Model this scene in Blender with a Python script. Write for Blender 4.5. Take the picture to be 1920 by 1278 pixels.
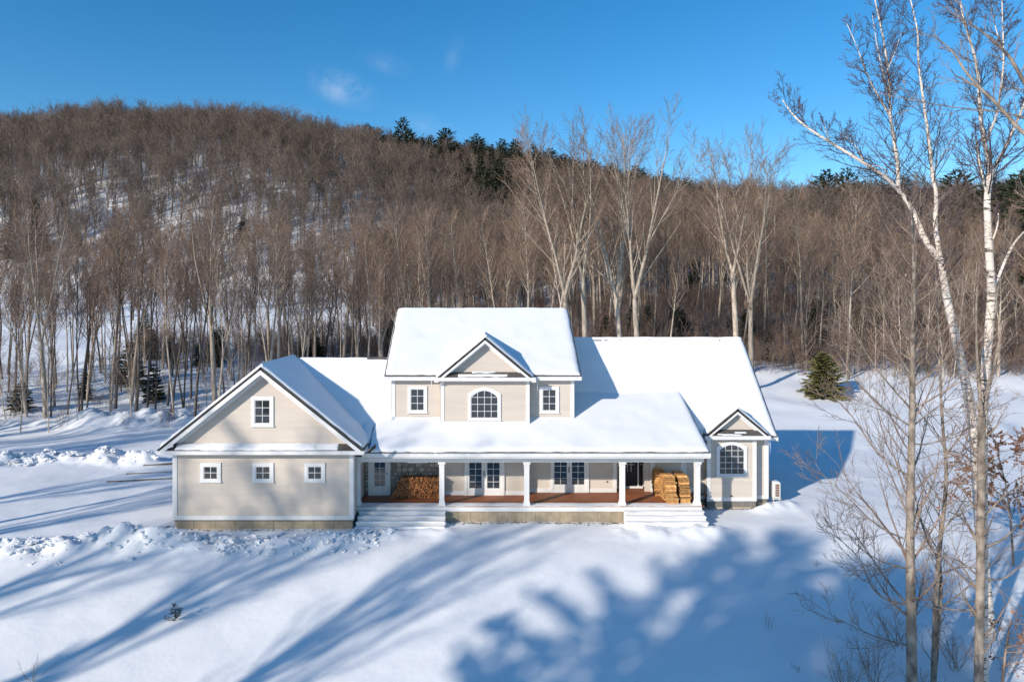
import bpy, math, random
import numpy as np

# ------------------------------------------------------------------ camera, sky, sun, exposure
scene = bpy.context.scene
for _o in list(bpy.data.objects):
    bpy.data.objects.remove(_o, do_unlink=True)
COL = bpy.data.collections.new("place"); scene.collection.children.link(COL)

CAM_H = 9.82                      # drone height over the snow in front of the garage
F_PX, CX, HY = 1280.0, 900.0, 571.0   # focal length, vanishing point and horizon in photo pixels (1920 wide)
cam_d = bpy.data.cameras.new("camera"); cam = bpy.data.objects.new("camera", cam_d); COL.objects.link(cam)
cam.location = (0, 0, CAM_H); cam.rotation_euler = (math.radians(90), 0, 0)
cam_d.sensor_width = 36; cam_d.lens = 24.0
cam_d.shift_x = (960 - CX) / 1920; cam_d.shift_y = -(639 - HY) / 1920
cam_d.clip_start = 0.1; cam_d.clip_end = 3000
scene.camera = cam

SUN_EL = math.radians(22.5)
SUN_AZ = (0.73, 0.683)            # horizontal direction the light travels
world = bpy.data.worlds.new("World"); scene.world = world; world.use_nodes = True
nt = world.node_tree; nt.nodes.clear()
wo = nt.nodes.new("ShaderNodeOutputWorld"); bg = nt.nodes.new("ShaderNodeBackground")
sky = nt.nodes.new("ShaderNodeTexSky"); sky.sky_type = 'NISHITA'; sky.sun_disc = False
sky.sun_elevation = SUN_EL; sky.sun_rotation = math.atan2(-SUN_AZ[0], -SUN_AZ[1])
sky.air_density = 1.0; sky.dust_density = 0.15; sky.ozone_density = 3.0; sky.altitude = 300
hsv = nt.nodes.new("ShaderNodeHueSaturation"); hsv.inputs['Saturation'].default_value = 1.34; hsv.inputs['Value'].default_value = 1.17; hsv.inputs['Hue'].default_value = 0.497
nt.links.new(sky.outputs[0], hsv.inputs['Color'])
# thin wisps of cloud over the ridge
tc = nt.nodes.new("ShaderNodeTexCoord")
def wisp(direction, stretch, size, prev, amount):
    mp = nt.nodes.new("ShaderNodeMapping"); mp.vector_type = 'POINT'
    d = np.array(direction, float); d /= np.linalg.norm(d)
    sub = nt.nodes.new("ShaderNodeVectorMath"); sub.operation = 'SUBTRACT'; sub.inputs[1].default_value = tuple(d)
    nt.links.new(tc.outputs['Generated'], sub.inputs[0])
    rot = nt.nodes.new("ShaderNodeVectorRotate"); rot.rotation_type = 'Y_AXIS'; rot.inputs['Angle'].default_value = math.radians(-18)
    nt.links.new(sub.outputs[0], rot.inputs['Vector'])
    mul = nt.nodes.new("ShaderNodeVectorMath"); mul.operation = 'MULTIPLY'; mul.inputs[1].default_value = stretch
    nt.links.new(rot.outputs[0], mul.inputs[0])
    ns = nt.nodes.new("ShaderNodeTexNoise"); ns.inputs['Scale'].default_value = 24; ns.inputs['Detail'].default_value = 4; ns.inputs['Roughness'].default_value = 0.6
    nt.links.new(rot.outputs[0], ns.inputs['Vector'])
    ln = nt.nodes.new("ShaderNodeVectorMath"); ln.operation = 'LENGTH'; nt.links.new(mul.outputs[0], ln.inputs[0])
    mr = nt.nodes.new("ShaderNodeMapRange"); mr.interpolation_type = 'SMOOTHSTEP'
    mr.inputs['From Min'].default_value = 0; mr.inputs['From Max'].default_value = size; mr.inputs['To Min'].default_value = 1; mr.inputs['To Max'].default_value = 0
    nt.links.new(ln.outputs['Value'], mr.inputs['Value'])
    nr = nt.nodes.new("ShaderNodeMapRange"); nr.inputs['From Min'].default_value = 0.35; nr.inputs['From Max'].default_value = 0.85
    nt.links.new(ns.outputs['Fac'], nr.inputs['Value'])
    m2 = nt.nodes.new("ShaderNodeMath"); m2.operation = 'MULTIPLY'; nt.links.new(mr.outputs[0], m2.inputs[0]); nt.links.new(nr.outputs[0], m2.inputs[1])
    m3 = nt.nodes.new("ShaderNodeMath"); m3.operation = 'MULTIPLY'; m3.inputs[1].default_value = amount; nt.links.new(m2.outputs[0], m3.inputs[0])
    mx = nt.nodes.new("ShaderNodeMix"); mx.data_type = 'RGBA'; mx.inputs['B'].default_value = (7.2, 7.4, 7.9, 1)
    nt.links.new(m3.outputs[0], mx.inputs['Factor']); nt.links.new(prev, mx.inputs['A'])
    return mx.outputs['Result']
c = hsv.outputs[0]
c = wisp(((640 - CX) / F_PX, 1, (HY - 165) / F_PX), (1, 1, 2.0), 0.06, c, 0.42)
c = wisp(((725 - CX) / F_PX, 1, (HY - 118) / F_PX), (1, 1, 2.6), 0.05, c, 0.14)
c = wisp(((852 - CX) / F_PX, 1, (HY - 100) / F_PX), (2.0, 1, 1), 0.035, c, 0.12)
c = wisp(((800 - CX) / F_PX, 1, (HY - 232) / F_PX), (1, 1, 3.0), 0.06, c, 0.16)
c = wisp(((575 - CX) / F_PX, 1, (HY - 218) / F_PX), (1, 1, 4.0), 0.06, c, 0.16)
nt.links.new(c, bg.inputs['Color']); nt.links.new(bg.outputs[0], wo.inputs[0])
bg.inputs['Strength'].default_value = 0.125

sun_d = bpy.data.lights.new("sun", 'SUN'); sun_o = bpy.data.objects.new("sun", sun_d); COL.objects.link(sun_o)
sun_d.energy = 4.2; sun_d.angle = math.radians(1.0); sun_d.color = (1.0, 0.905, 0.78)
_h = math.hypot(*SUN_AZ)
SUN_DIR = np.array([SUN_AZ[0] / _h * math.cos(SUN_EL), SUN_AZ[1] / _h * math.cos(SUN_EL), -math.sin(SUN_EL)])
from mathutils import Vector, Matrix
sun_o.rotation_euler = Vector(SUN_DIR).to_track_quat('-Z', 'Y').to_euler()
sun_o.location = (-40, -40, 60)

vs = scene.view_settings
vs.view_transform = 'Standard'; vs.look = 'None'; vs.gamma = 1.0; vs.exposure = 0.2; vs.use_curve_mapping = False
scene.cycles.use_denoising = True; scene.cycles.denoiser = 'OPENIMAGEDENOISE'; scene.cycles.denoising_input_passes = 'RGB_ALBEDO_NORMAL'; scene.cycles.denoising_prefilter = 'NONE'
scene.cycles.max_bounces = 4; scene.cycles.diffuse_bounces = 2; scene.cycles.glossy_bounces = 2
scene.cycles.transparent_max_bounces = 4
scene.cycles.sample_clamp_indirect = 4.0

# ------------------------------------------------------------------ helpers
def at(px, py, Y):
    """the point at distance Y that the photo shows at pixel (px, py)"""
    return np.array([(px - CX) * Y / F_PX, Y, CAM_H - (py - HY) * Y / F_PX])
def atx(px, Y): return (px - CX) * Y / F_PX
def atz(py, Y): return CAM_H - (py - HY) * Y / F_PX

def _hash(ix, iy, seed):
    h = (ix.astype(np.int64) * 374761393 + iy.astype(np.int64) * 668265263 + seed * 974711) & 0xffffffff
    h = ((h ^ (h >> 13)) * 1274126177) & 0xffffffff
    return ((h ^ (h >> 16)) & 0xffffff) / float(0xffffff)
def vnoise(x, y, seed=0):
    x = np.asarray(x, float); y = np.asarray(y, float)
    ix = np.floor(x); iy = np.floor(y); fx = x - ix; fy = y - iy
    fx = fx * fx * fx * (fx * (6 * fx - 15) + 10); fy = fy * fy * fy * (fy * (6 * fy - 15) + 10)
    a = _hash(ix, iy, seed); b = _hash(ix + 1, iy, seed); c = _hash(ix, iy + 1, seed); d = _hash(ix + 1, iy + 1, seed)
    return (a * (1 - fx) + b * fx) * (1 - fy) + (c * (1 - fx) + d * fx) * fy - 0.5
def fbm(x, y, seed=0, oct=4):
    s = 0; a = 1.0
    for k in range(oct):
        s = s + a * vnoise(x * 2 ** k, y * 2 ** k, seed + k * 17); a *= 0.5
    return s
def sstep(a, b, x):
    t = np.clip((np.asarray(x, float) - a) / (b - a), 0, 1); return t * t * (3 - 2 * t)

def mesh_np(name, V, F, mats=(), smooth=False, midx=None):
    """V (n,3); F list of arrays (m,k) with k = 3 or 4"""
    me = bpy.data.meshes.new(name)
    V = np.ascontiguousarray(V, dtype=np.float32)
    F = [np.asarray(f, dtype=np.int32) for f in F if len(f)]
    me.vertices.add(len(V)); me.vertices.foreach_set('co', V.ravel())
    nl = sum(f.size for f in F); npoly = sum(len(f) for f in F)
    me.loops.add(nl); me.polygons.add(npoly)
    me.loops.foreach_set('vertex_index', np.concatenate([f.ravel() for f in F]))
    tot = np.concatenate([np.full(len(f), f.shape[1], np.int32) for f in F])
    st = np.concatenate([[0], np.cumsum(tot)[:-1]]).astype(np.int32)
    me.polygons.foreach_set('loop_start', st); me.polygons.foreach_set('loop_total', tot)
    for m in mats: me.materials.append(m)
    if midx is not None: me.polygons.foreach_set('material_index', np.asarray(midx, np.int32))
    me.polygons.foreach_set('use_smooth', np.full(npoly, bool(smooth)))
    me.update(calc_edges=True); me.validate()
    return me

def wloc(o):
    v = Vector((0, 0, 0))
    while o is not None:
        v += o.location; o = o.parent
    return v
def link(name, me, parent=None, loc=None):
    """a mesh whose vertices are world coordinates (or around loc, a world position)"""
    o = bpy.data.objects.new(name, me); COL.objects.link(o)
    w = Vector(loc) if loc is not None else Vector((0, 0, 0))
    if parent is not None:
        o.parent = parent; w = w - wloc(parent)
    o.location = w
    return o
def empty(name, loc, label=None, cat=None, group=None, parent=None):
    o = bpy.data.objects.new(name, None); COL.objects.link(o); o.empty_display_size = 0.3
    o.location = loc
    if parent is not None: o.parent = parent; o.location = Vector(loc) - wloc(parent)
    return tag(o, label, cat, group)
def tag(o, label=None, cat=None, group=None, kind=None):
    if label: o['label'] = label
    if cat: o['category'] = cat
    if group: o['group'] = group
    if kind: o['kind'] = kind
    return o

class MB:
    """collects boxes, prisms and quads into one mesh"""
    def __init__(s): s.v = []; s.f4 = []; s.f3 = []; s.fn = []
    def add(s, pts): 
        n = len(s.v); s.v.extend([tuple(map(float, p)) for p in pts]); return n
    def hexa(s, p):     # 8 points: bottom ring 0-3, top ring 4-7
        n = s.add(p)
        s.f4 += [[n, n+3, n+2, n+1], [n+4, n+5, n+6, n+7], [n, n+1, n+5, n+4], [n+1, n+2, n+6, n+5], [n+2, n+3, n+7, n+6], [n+3, n, n+4, n+7]]
        return s
    def box(s, x0, x1, y0, y1, z0, z1):
        return s.hexa([(x0,y0,z0),(x1,y0,z0),(x1,y1,z0),(x0,y1,z0),(x0,y0,z1),(x1,y0,z1),(x1,y1,z1),(x0,y1,z1)])
    def slab(s, O, U, V, N):   # parallelepiped
        O, U, V, N = map(np.array, (O, U, V, N))
        return s.hexa([O, O+U, O+U+V, O+V, O+N, O+U+N, O+U+V+N, O+V+N])
    def prism(s, poly, axis, a0, a1):   # polygon of 2-tuples in the plane across axis
        def p3(p, a): return {'x': (a, p[0], p[1]), 'y': (p[0], a, p[1]), 'z': (p[0], p[1], a)}[axis]
        n = s.add([p3(p, a0) for p in poly]); m = s.add([p3(p, a1) for p in poly]); k = len(poly)
        s.fn.append(list(range(n, n + k))); s.fn.append(list(range(m + k - 1, m - 1, -1)))
        for i in range(k): j = (i + 1) % k; s.f4.append([n + i, n + j, m + j, m + i])
        return s
    def ring(s, inner, outer, y0, y1):  # closed ring between two loops of (x, z), extruded along y
        k = len(inner)
        a = s.add([(p[0], y0, p[1]) for p in inner]); b = s.add([(p[0], y0, p[1]) for p in outer])
        c = s.add([(p[0], y1, p[1]) for p in inner]); d = s.add([(p[0], y1, p[1]) for p in outer])
        for i in range(k):
            j = (i + 1) % k
            s.f4 += [[a+i, a+j, b+j, b+i], [c+i, d+i, d+j, c+j], [a+i, c+i, c+j, a+j], [b+i, b+j, d+j, d+i]]
        return s
    def mesh(s, name, mat, bevel=0, smooth=False):
        me = bpy.data.meshes.new(name)
        me.from_pydata(s.v, [], s.f4 + s.f3 + s.fn); 
        if mat: me.materials.append(mat)
        import bmesh
        bm = bmesh.new(); bm.from_mesh(me)
        bmesh.ops.recalc_face_normals(bm, faces=bm.faces[:])
        if bevel: bmesh.ops.bevel(bm, geom=bm.edges[:], offset=bevel, segments=1, affect='EDGES', profile=0.5)
        if smooth:
            for f in bm.faces: f.smooth = True
        bm.to_mesh(me); bm.free(); return me
    def build(s, name, mat, parent=None, bevel=0, smooth=False):
        return link(name, s.mesh(name, mat, bevel, smooth), parent)
def box(name, mat, parent, *a, bevel=0): return MB().box(*a).build(name, mat, parent, bevel)

# ------------------------------------------------------------------ materials
def new_mat(name):
    m = bpy.data.materials.new(name); m.use_nodes = True
    t = m.node_tree; b = t.nodes['Principled BSDF']; return m, t, b
def pmat(name, col, rough=0.6, col2=None, scale=4.0, detail=4, stretch=(1, 1, 1), bump=0.0, bscale=20, rnd=0.0, spec=0.3, contrast=(0.35, 0.65), coords='Object'):
    """principled with a noise blend between two colours, optional relief and per-object variation"""
    m, t, b = new_mat(name); N = t.nodes.new; L = t.links.new
    b.inputs['Roughness'].default_value = rough; b.inputs['Specular IOR Level'].default_value = spec
    tcn = N("ShaderNodeTexCoord"); mp = N("ShaderNodeMapping"); mp.inputs['Scale'].default_value = stretch
    L(tcn.outputs[coords], mp.inputs['Vector'])
    out = None
    if col2 is not None:
        n = N("ShaderNodeTexNoise"); n.inputs['Scale'].default_value = scale; n.inputs['Detail'].default_value = detail
        L(mp.outputs[0], n.inputs['Vector'])
        r = N("ShaderNodeMapRange"); r.inputs['From Min'].default_value = contrast[0]; r.inputs['From Max'].default_value = contrast[1]
        L(n.outputs['Fac'], r.inputs['Value'])
        x = N("ShaderNodeMix"); x.data_type = 'RGBA'; x.inputs['A'].default_value = (*col, 1); x.inputs['B'].default_value = (*col2, 1)
        L(r.outputs[0], x.inputs['Factor']); out = x.outputs['Result']
    if rnd:
        oi = N("ShaderNodeObjectInfo"); r = N("ShaderNodeMapRange")
        r.inputs['To Min'].default_value = 1 - rnd; r.inputs['To Max'].default_value = 1 + rnd
        L(oi.outputs['Random'], r.inputs['Value'])
        h = N("ShaderNodeHueSaturation"); L(r.outputs[0], h.inputs['Value'])
        if out is None: h.inputs['Color'].default_value = (*col, 1)
        else: L(out, h.inputs['Color'])
        out = h.outputs[0]
    if out is None: b.inputs['Base Color'].default_value = (*col, 1)
    else: L(out, b.inputs['Base Color'])
    if bump:
        n = N("ShaderNodeTexNoise"); n.inputs['Scale'].default_value = bscale; n.inputs['Detail'].default_value = 5
        L(mp.outputs[0], n.inputs['Vector'])
        bp = N("ShaderNodeBump"); bp.inputs['Strength'].default_value = bump; bp.inputs['Distance'].default_value = 0.03
        L(n.outputs['Fac'], bp.inputs['Height']); L(bp.outputs[0], b.inputs['Normal'])
    return m

M = {}
M['snow'] = pmat('snow', (0.87, 0.875, 0.885), 0.75, (0.81, 0.82, 0.84), 0.35, 6, bump=0.4, bscale=4.5, spec=0.25)
M['roof_snow'] = pmat('roof_snow', (0.85, 0.855, 0.865), 0.75, (0.82, 0.825, 0.845), 0.8, 4, bump=0.12, bscale=3, spec=0.2)
M['siding'] = pmat('cream_siding', (0.66, 0.585, 0.515), 0.6, (0.60, 0.53, 0.465), 1.3, 4, (0.3, 1, 3), spec=0.25)
M['trim'] = pmat('white_trim', (0.80, 0.79, 0.78), 0.5, (0.74, 0.73, 0.72), 2, 4)
M['shingle'] = pmat('asphalt_shingle', (0.075, 0.07, 0.068), 0.9, (0.12, 0.11, 0.105), 9, 3, (1, 3, 3), bump=0.5, bscale=25)
M['concrete'] = pmat('concrete', (0.44, 0.36, 0.25), 0.85, (0.33, 0.27, 0.19), 3.5, 6, bump=0.3, bscale=14, rnd=0.10)
M['glass'] = pmat('window_glass', (0.028, 0.033, 0.038), 0.03, spec=1.0)
M['deck'] = pmat('mahogany_deck', (0.34, 0.125, 0.055), 0.55, (0.22, 0.08, 0.038), 3, 5, (0.4, 6, 6), rnd=0.22)
M['door'] = pmat('navy_door', (0.02, 0.024, 0.035), 0.35)
M['metal'] = pmat('black_metal', (0.02, 0.02, 0.02), 0.4)
M['stone'] = pmat('fieldstone', (0.42, 0.38, 0.33), 0.85, (0.27, 0.25, 0.23), 5, 5, rnd=0.35, bump=0.6, bscale=12)
M['mortar'] = pmat('mortar', (0.24, 0.22, 0.20), 0.9, (0.18, 0.17, 0.16), 8, 4)
M['log'] = pmat('split_firewood', (0.62, 0.36, 0.14), 0.75, (0.42, 0.20, 0.07), 7, 4, (1, 1, 1), rnd=0.5, bump=0.3, bscale=25)
M['logold'] = pmat('seasoned_firewood', (0.50, 0.215, 0.085), 0.8, (0.24, 0.09, 0.04), 8, 4, rnd=0.45, bump=0.3, bscale=25)
M['ice'] = pmat('ice', (0.75, 0.82, 0.88), 0.15, spec=0.6)
M['acwhite'] = pmat('unit_casing', (0.72, 0.71, 0.69), 0.45, (0.66, 0.65, 0.62), 3, 3)
M['grille'] = pmat('grille', (0.22, 0.13, 0.10), 0.6)
M['timber'] = pmat('landscape_timber', (0.20, 0.15, 0.10), 0.8, (0.12, 0.09, 0.06), 4, 4, (0.3, 3, 3))
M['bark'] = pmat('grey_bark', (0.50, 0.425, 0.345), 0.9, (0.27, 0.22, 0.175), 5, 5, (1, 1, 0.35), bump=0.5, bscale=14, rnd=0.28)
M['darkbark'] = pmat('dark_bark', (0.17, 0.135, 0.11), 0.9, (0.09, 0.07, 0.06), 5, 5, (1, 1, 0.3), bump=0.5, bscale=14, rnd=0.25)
M['twig'] = pmat('twigs', (0.31, 0.205, 0.145), 0.85, (0.18, 0.12, 0.088), 0.6, 2, rnd=0.22)
M['fartwig'] = pmat('far_twigs', (0.225, 0.165, 0.132), 0.9, (0.12, 0.09, 0.076), 0.3, 2, rnd=0.28)
M['farbark'] = pmat('far_bark', (0.38, 0.31, 0.25), 0.9, (0.15, 0.12, 0.10), 1.5, 3, rnd=0.35)
M['needle'] = pmat('needles', (0.045, 0.062, 0.030), 0.7, (0.025, 0.040, 0.022), 1.2, 3, rnd=0.3)
M['spruce'] = pmat('spruce_needles', (0.24, 0.22, 0.085), 0.7, (0.11, 0.11, 0.045), 2.5, 3)
M['brush'] = pmat('brush', (0.26, 0.18, 0.135), 0.9, (0.15, 0.105, 0.085), 0.5, 2, rnd=0.3)
M['maplebark'] = pmat('maple_bark', (0.42, 0.35, 0.285), 0.9, (0.10, 0.08, 0.065), 4.5, 7, (1, 1, 0.6), bump=0.7, bscale=22, contrast=(0.3, 0.7))
M['mapletwig'] = pmat('maple_twigs', (0.36, 0.27, 0.21), 0.8, (0.19, 0.135, 0.11), 1.5, 2)
M['birchtwig'] = pmat('birch_twigs', (0.12, 0.085, 0.09), 0.8, (0.08, 0.058, 0.062), 1.5, 2)
M['leaf'] = pmat('dry_leaves', (0.40, 0.19, 0.10), 0.8, (0.26, 0.115, 0.06), 6, 3)
def birch_mat():
    m, t, b = new_mat('birch_bark'); N = t.nodes.new; L = t.links.new
    b.inputs['Roughness'].default_value = 0.75
    tcn = N("ShaderNodeTexCoord")
    mp = N("ShaderNodeMapping"); mp.inputs['Scale'].default_value = (2.2, 2.2, 9.0); L(tcn.outputs['Object'], mp.inputs['Vector'])
    n = N("ShaderNodeTexNoise"); n.inputs['Scale'].default_value = 1.6; n.inputs['Detail'].default_value = 4; n.inputs['Roughness'].default_value = 0.65; L(mp.outputs[0], n.inputs['Vector'])
    r = N("ShaderNodeValToRGB"); r.color_ramp.elements[0].position = 0.37; r.color_ramp.elements[0].color = (0.06, 0.05, 0.045, 1)
    r.color_ramp.elements[1].position = 0.47; r.color_ramp.elements[1].color = (0.74, 0.70, 0.66, 1)
    L(n.outputs['Fac'], r.inputs['Fac'])
    n2 = N("ShaderNodeTexNoise"); n2.inputs['Scale'].default_value = 1.3; L(tcn.outputs['Object'], n2.inputs['Vector'])
    mx = N("ShaderNodeMix"); mx.data_type = 'RGBA'; mx.blend_type = 'MULTIPLY'; mx.inputs['B'].default_value = (0.86, 0.72, 0.60, 1)
    L(n2.outputs['Fac'], mx.inputs['Factor']); L(r.outputs[0], mx.inputs['A']); L(mx.outputs['Result'], b.inputs['Base Color'])
    return m
M['birch'] = birch_mat()
# ------------------------------------------------------------------ terrain
_py = [-1e3, 29, 45, 56, 68, 85, 110, 140, 170, 1e4]
_zl = [0, 0, 0.1, 0.5, 1.2, 2.6, 5.9, 10.4, 13.5, 13.5]
_zr = [0, 0, 0.3, 1.5, 3.2, 5.2, 9.5, 15.0, 21.0, 21.0]
_cpx = [-900, -300, 0, 200, 500, 640, 800, 960, 1200, 1400, 1900, 2600]
_cyt = [265, 240, 236, 217, 226, 256, 284, 304, 368, 396, 392, 392]
CREST = 340.0
def ground(x, y, fine=True):
    x = np.asarray(x, float); y = np.asarray(y, float)
    w = sstep(-12, 14, x - (y - 50) * 0.12)
    z = np.interp(y, _py, _zl) * (1 - w) + np.interp(y, _py, _zr) * w
    s = 29.2 - y                                           # the lawn falls away in front of the house
    k = np.log1p(np.exp(np.clip(s / 0.9, -30, 30))) * 0.9
    k = np.where(s > 25, s, k)
    z = z - 0.22 * np.minimum(k, 9.5) - 0.07 * np.clip(k - 9.5, 0, 40)
    a = x / np.maximum(y, 30)
    zc = (HY - np.interp(CX + F_PX * a, _cpx, _cyt)) * CREST / F_PX + CAM_H - 15.5
    z0 = 13.5 * (1 - w) + 21.0 * w
    t = np.clip((y - 165) / (CREST - 165), 0, 1)
    hill = (zc - z0) * (1 - (1 - t) ** 1.55)
    z = z + np.where(y > 165, hill, 0) - np.clip(y - CREST, 0, 400) * 0.12
    far = sstep(40, 75, y) + sstep(-16, -26, x) * sstep(30, 45, y) * 0.5
    z = z + fbm(x / 9.0, y / 9.0, 3, 3) * (0.10 + 0.9 * np.clip(far, 0, 1) * (1 - .8 * sstep(98, 110, y) * sstep(185, 168, y))) * np.where(y > 29, 1, 1.6)
    if fine:
        z = z + 0.035 * fbm(x / 1.3, y / 1.3, 11, 3) + 0.022 * fbm((x * .8 + y * .6) / 2.2, (y * .8 - x * .6) / .55, 13, 2) + 0.10 * np.clip(far, 0, 1) * (1 - .8 * sstep(98, 110, y) * sstep(185, 168, y)) * fbm(x / 1.7, y / 1.7, 21, 3)
    # keep the snow low where the house stands
    inside = sstep(-14.6, -13.9, x) * sstep(15.2, 14.6, x) * sstep(30.4, 31.4, y) * sstep(46, 44, y)
    z = z * (1 - inside) + np.minimum(z, 0.02) * inside
    for (poly, hgt, wid, sd) in RIDGES:
        d = np.full(x.shape, 1e9); q = np.array(poly, float)
        for p0, p1 in zip(q[:-1], q[1:]):
            e = p1 - p0; tt = np.clip(((x - p0[0]) * e[0] + (y - p0[1]) * e[1]) / (e @ e), 0, 1)
            d = np.minimum(d, np.hypot(x - p0[0] - tt * e[0], y - p0[1] - tt * e[1]))
        near = d < wid * 3
        if near.any():
            add = np.zeros(x.shape); xx = x[near]; yy = y[near]
            lump = np.clip(0.6 + 1.2 * fbm(xx / 1.1, yy / 1.1, sd, 3), 0, 2) + 0.75 * np.abs(fbm(xx / 0.5, yy / 0.5, sd + 5, 3))
            add[near] = hgt * np.exp(-(d[near] / wid) ** 2) * lump
            z = z + add
    return z
def _g(px, py, z): D = (CAM_H - z) * F_PX / (py - HY); return (atx(px, D), D)
RIDGES = [
    ([_g(-60, 885, .1), _g(60, 872, .1), _g(130, 868, .1), _g(270, 868, .1)], 0.62, 0.85, 31),       # ploughed bank beside the drive
    ([_g(-80, 1050, -.4), _g(40, 1035, -.3), _g(170, 1022, -.2), _g(300, 1008, 0), _g(400, 1012, 0)], 0.50, 0.75, 47),
    ([_g(400, 1014, 0), _g(520, 1018, -.1), _g(640, 1008, 0), _g(720, 1000, 0)], 0.20, 0.55, 53),
    ([_g(-40, 800, .4), _g(120, 792, .4), _g(240, 800, .4), _g(345, 790, .4)], 0.75, 1.8, 61),           # bank along the woods
    ([_g(1432, 958, 0), _g(1475, 950, 0)], 0.28, 0.45, 71),
    ([(6.5, 29.75), (10.2, 29.75)], 0.30, 0.7, 73),
    ([(-3.6, 29.3), (-1.6, 29.5)], 0.16, 0.6, 79),
]
def g1(x, y): return float(ground(np.array([x]), np.array([y]))[0])
def ground_hit(px, py, lo=16.0, hi=330.0):
    D = np.arange(lo, hi, 0.1); X = atx(px, D); Z = atz(py, D)
    G = ground(X, D, False); k = np.argmax(Z < G)
    return float(X[k]), float(D[k]), float(G[k])

def axis(lo, hi, d0, d1, step, grow=1.07):
    mid = list(np.arange(d0, d1, step)); a = []; s = step; v = d0
    while v > lo: s *= grow; v -= s; a.append(v)
    b = []; s = step; v = mid[-1]
    while v < hi: s *= grow; v += s; b.append(v)
    return np.array(a[::-1] + mid + b)
gx = axis(-430, 430, -26, 19, 0.15, 1.05); gy = axis(-80, 460, 18.5, 46, 0.15, 1.035)
GX, GY = np.meshgrid(gx, gy)
GZ = ground(GX.ravel(), GY.ravel()).reshape(GX.shape)
nx, ny = len(gx), len(gy)
idx = np.arange(nx * ny).reshape(ny, nx)
quads = np.stack([idx[:-1, :-1], idx[:-1, 1:], idx[1:, 1:], idx[1:, :-1]], -1).reshape(-1, 4)
tag(link('snowy_ground', mesh_np('snowy_ground', np.stack([GX, GY, GZ], -1).reshape(-1, 3), [quads], [M['snow']], True)), kind='structure')

# broken lumps of snow on the ploughed banks
def ico():
    p = (1 + 5 ** .5) / 2
    V = np.array([(-1,p,0),(1,p,0),(-1,-p,0),(1,-p,0),(0,-1,p),(0,1,p),(0,-1,-p),(0,1,-p),(p,0,-1),(p,0,1),(-p,0,-1),(-p,0,1)], float)
    F = [(0,11,5),(0,5,1),(0,1,7),(0,7,10),(0,10,11),(1,5,9),(5,11,4),(11,10,2),(10,7,6),(7,1,8),(3,9,4),(3,4,2),(3,2,6),(3,6,8),(3,8,9),(4,9,5),(2,4,11),(6,2,10),(8,6,7),(9,8,1)]
    V = list(V / np.linalg.norm(V[0])); cache = {}; G = []
    def mid(a, b):
        k = (min(a, b), max(a, b))
        if k not in cache: v = V[a] + V[b]; V.append(v / np.linalg.norm(v)); cache[k] = len(V) - 1
        return cache[k]
    for a, b, c in F:
        ab, bc, ca = mid(a, b), mid(b, c), mid(c, a); G += [(a, ab, ca), (b, bc, ab), (c, ca, bc), (ab, bc, ca)]
    return np.array(V), np.array(G)
ICO_V, ICO_F = ico()
def snow_lumps(label, ridges, n, seed, smin, smax, spread):
    rg = np.random.default_rng(seed); Vs = []; Fs = []; k = 0
    for i in range(n):
        poly = RIDGES[ridges[rg.integers(len(ridges))]][0]; j = rg.integers(len(poly) - 1); t = rg.random()
        p = np.array(poly[j]) * (1 - t) + np.array(poly[j + 1]) * t + rg.normal(0, spread, 2) * (1, 1)
        if -14 < p[0] < -5 and p[1] > 29.6: continue
        s = smin + (smax - smin) * rg.random() ** 2.5
        v = ICO_V * (1 + 0.95 * (rg.random((len(ICO_V), 1)) - 0.5)) * s * np.array([1, 1, 0.6]) * (0.55 + 0.9 * rg.random(3))
        v = v + np.array([p[0], p[1], g1(p[0], p[1]) + s * 0.12])
        Vs.append(v); Fs.append(ICO_F + k); k += len(v)
    tag(link('snow_lumps', mesh_np('snow_lumps', np.concatenate(Vs), [np.concatenate(Fs)], [M['snow']], False)), label, 'snow', kind='stuff')
snow_lumps('broken snow lumps thrown up by the plough beside the drive at left', [0], 330, 5, 0.03, 0.22, 0.5)
snow_lumps('broken snow lumps strewn across the snow in front of the garage', [1, 1, 2, 2], 620, 6, 0.02, 0.15, 0.55)

# wooden timbers edging the buried steps beside the garage
for k, (p0, p1, lab) in enumerate([((268, 873), (334, 870), 'uppermost dark timber edging the snowed-in steps beside the garage'),
                                   ((236, 889), (334, 885), 'middle dark timber edging the snowed-in steps beside the garage'),
                                   ((200, 904), (322, 898), 'lowest and longest timber edging the snowed-in steps beside the garage')]):
    a = ground_hit(*p0); b = ground_hit(*p1); a = np.array(a); b = np.array(b)
    z = max(a[2], b[2]) - 0.05; L = b - a; L[2] = 0; n = np.array([-L[1], L[0], 0]); n /= np.linalg.norm(n)
    O = np.array([a[0], a[1], z - 0.12]); t = MB().slab(O, L, n * 0.16, (0, 0, 0.22)).build('step_timber', M['timber'], None, 0.012)
    tag(t, lab, 'timber', 'timbers of the snowed-in steps')
    r = np.random.default_rng(k); nn = 24; us = np.linspace(0, 1, nn); prof = [0, .3, .5, .8, 1, 1.3]
    Vv = []; 
    for u in us:
        for i, w in enumerate(prof):
            Vv.append(O + L * u + n * (0.025 + w * 0.30) + np.array([0, 0, 0.215 + 0.05 * math.sin(min(1, w) * math.pi / 2) * (0.8 + 0.5 * r.random()) - (0.1 if w > 1.1 else 0)]))
    I = np.arange(nn * 6).reshape(nn, 6); q = np.stack([I[:-1, :-1], I[:-1, 1:], I[1:, 1:], I[1:, :-1]], -1).reshape(-1, 4)
    o = link('snow_cap', mesh_np('snow_cap', np.array(Vv), [q], [M['snow']], True), t)
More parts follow.
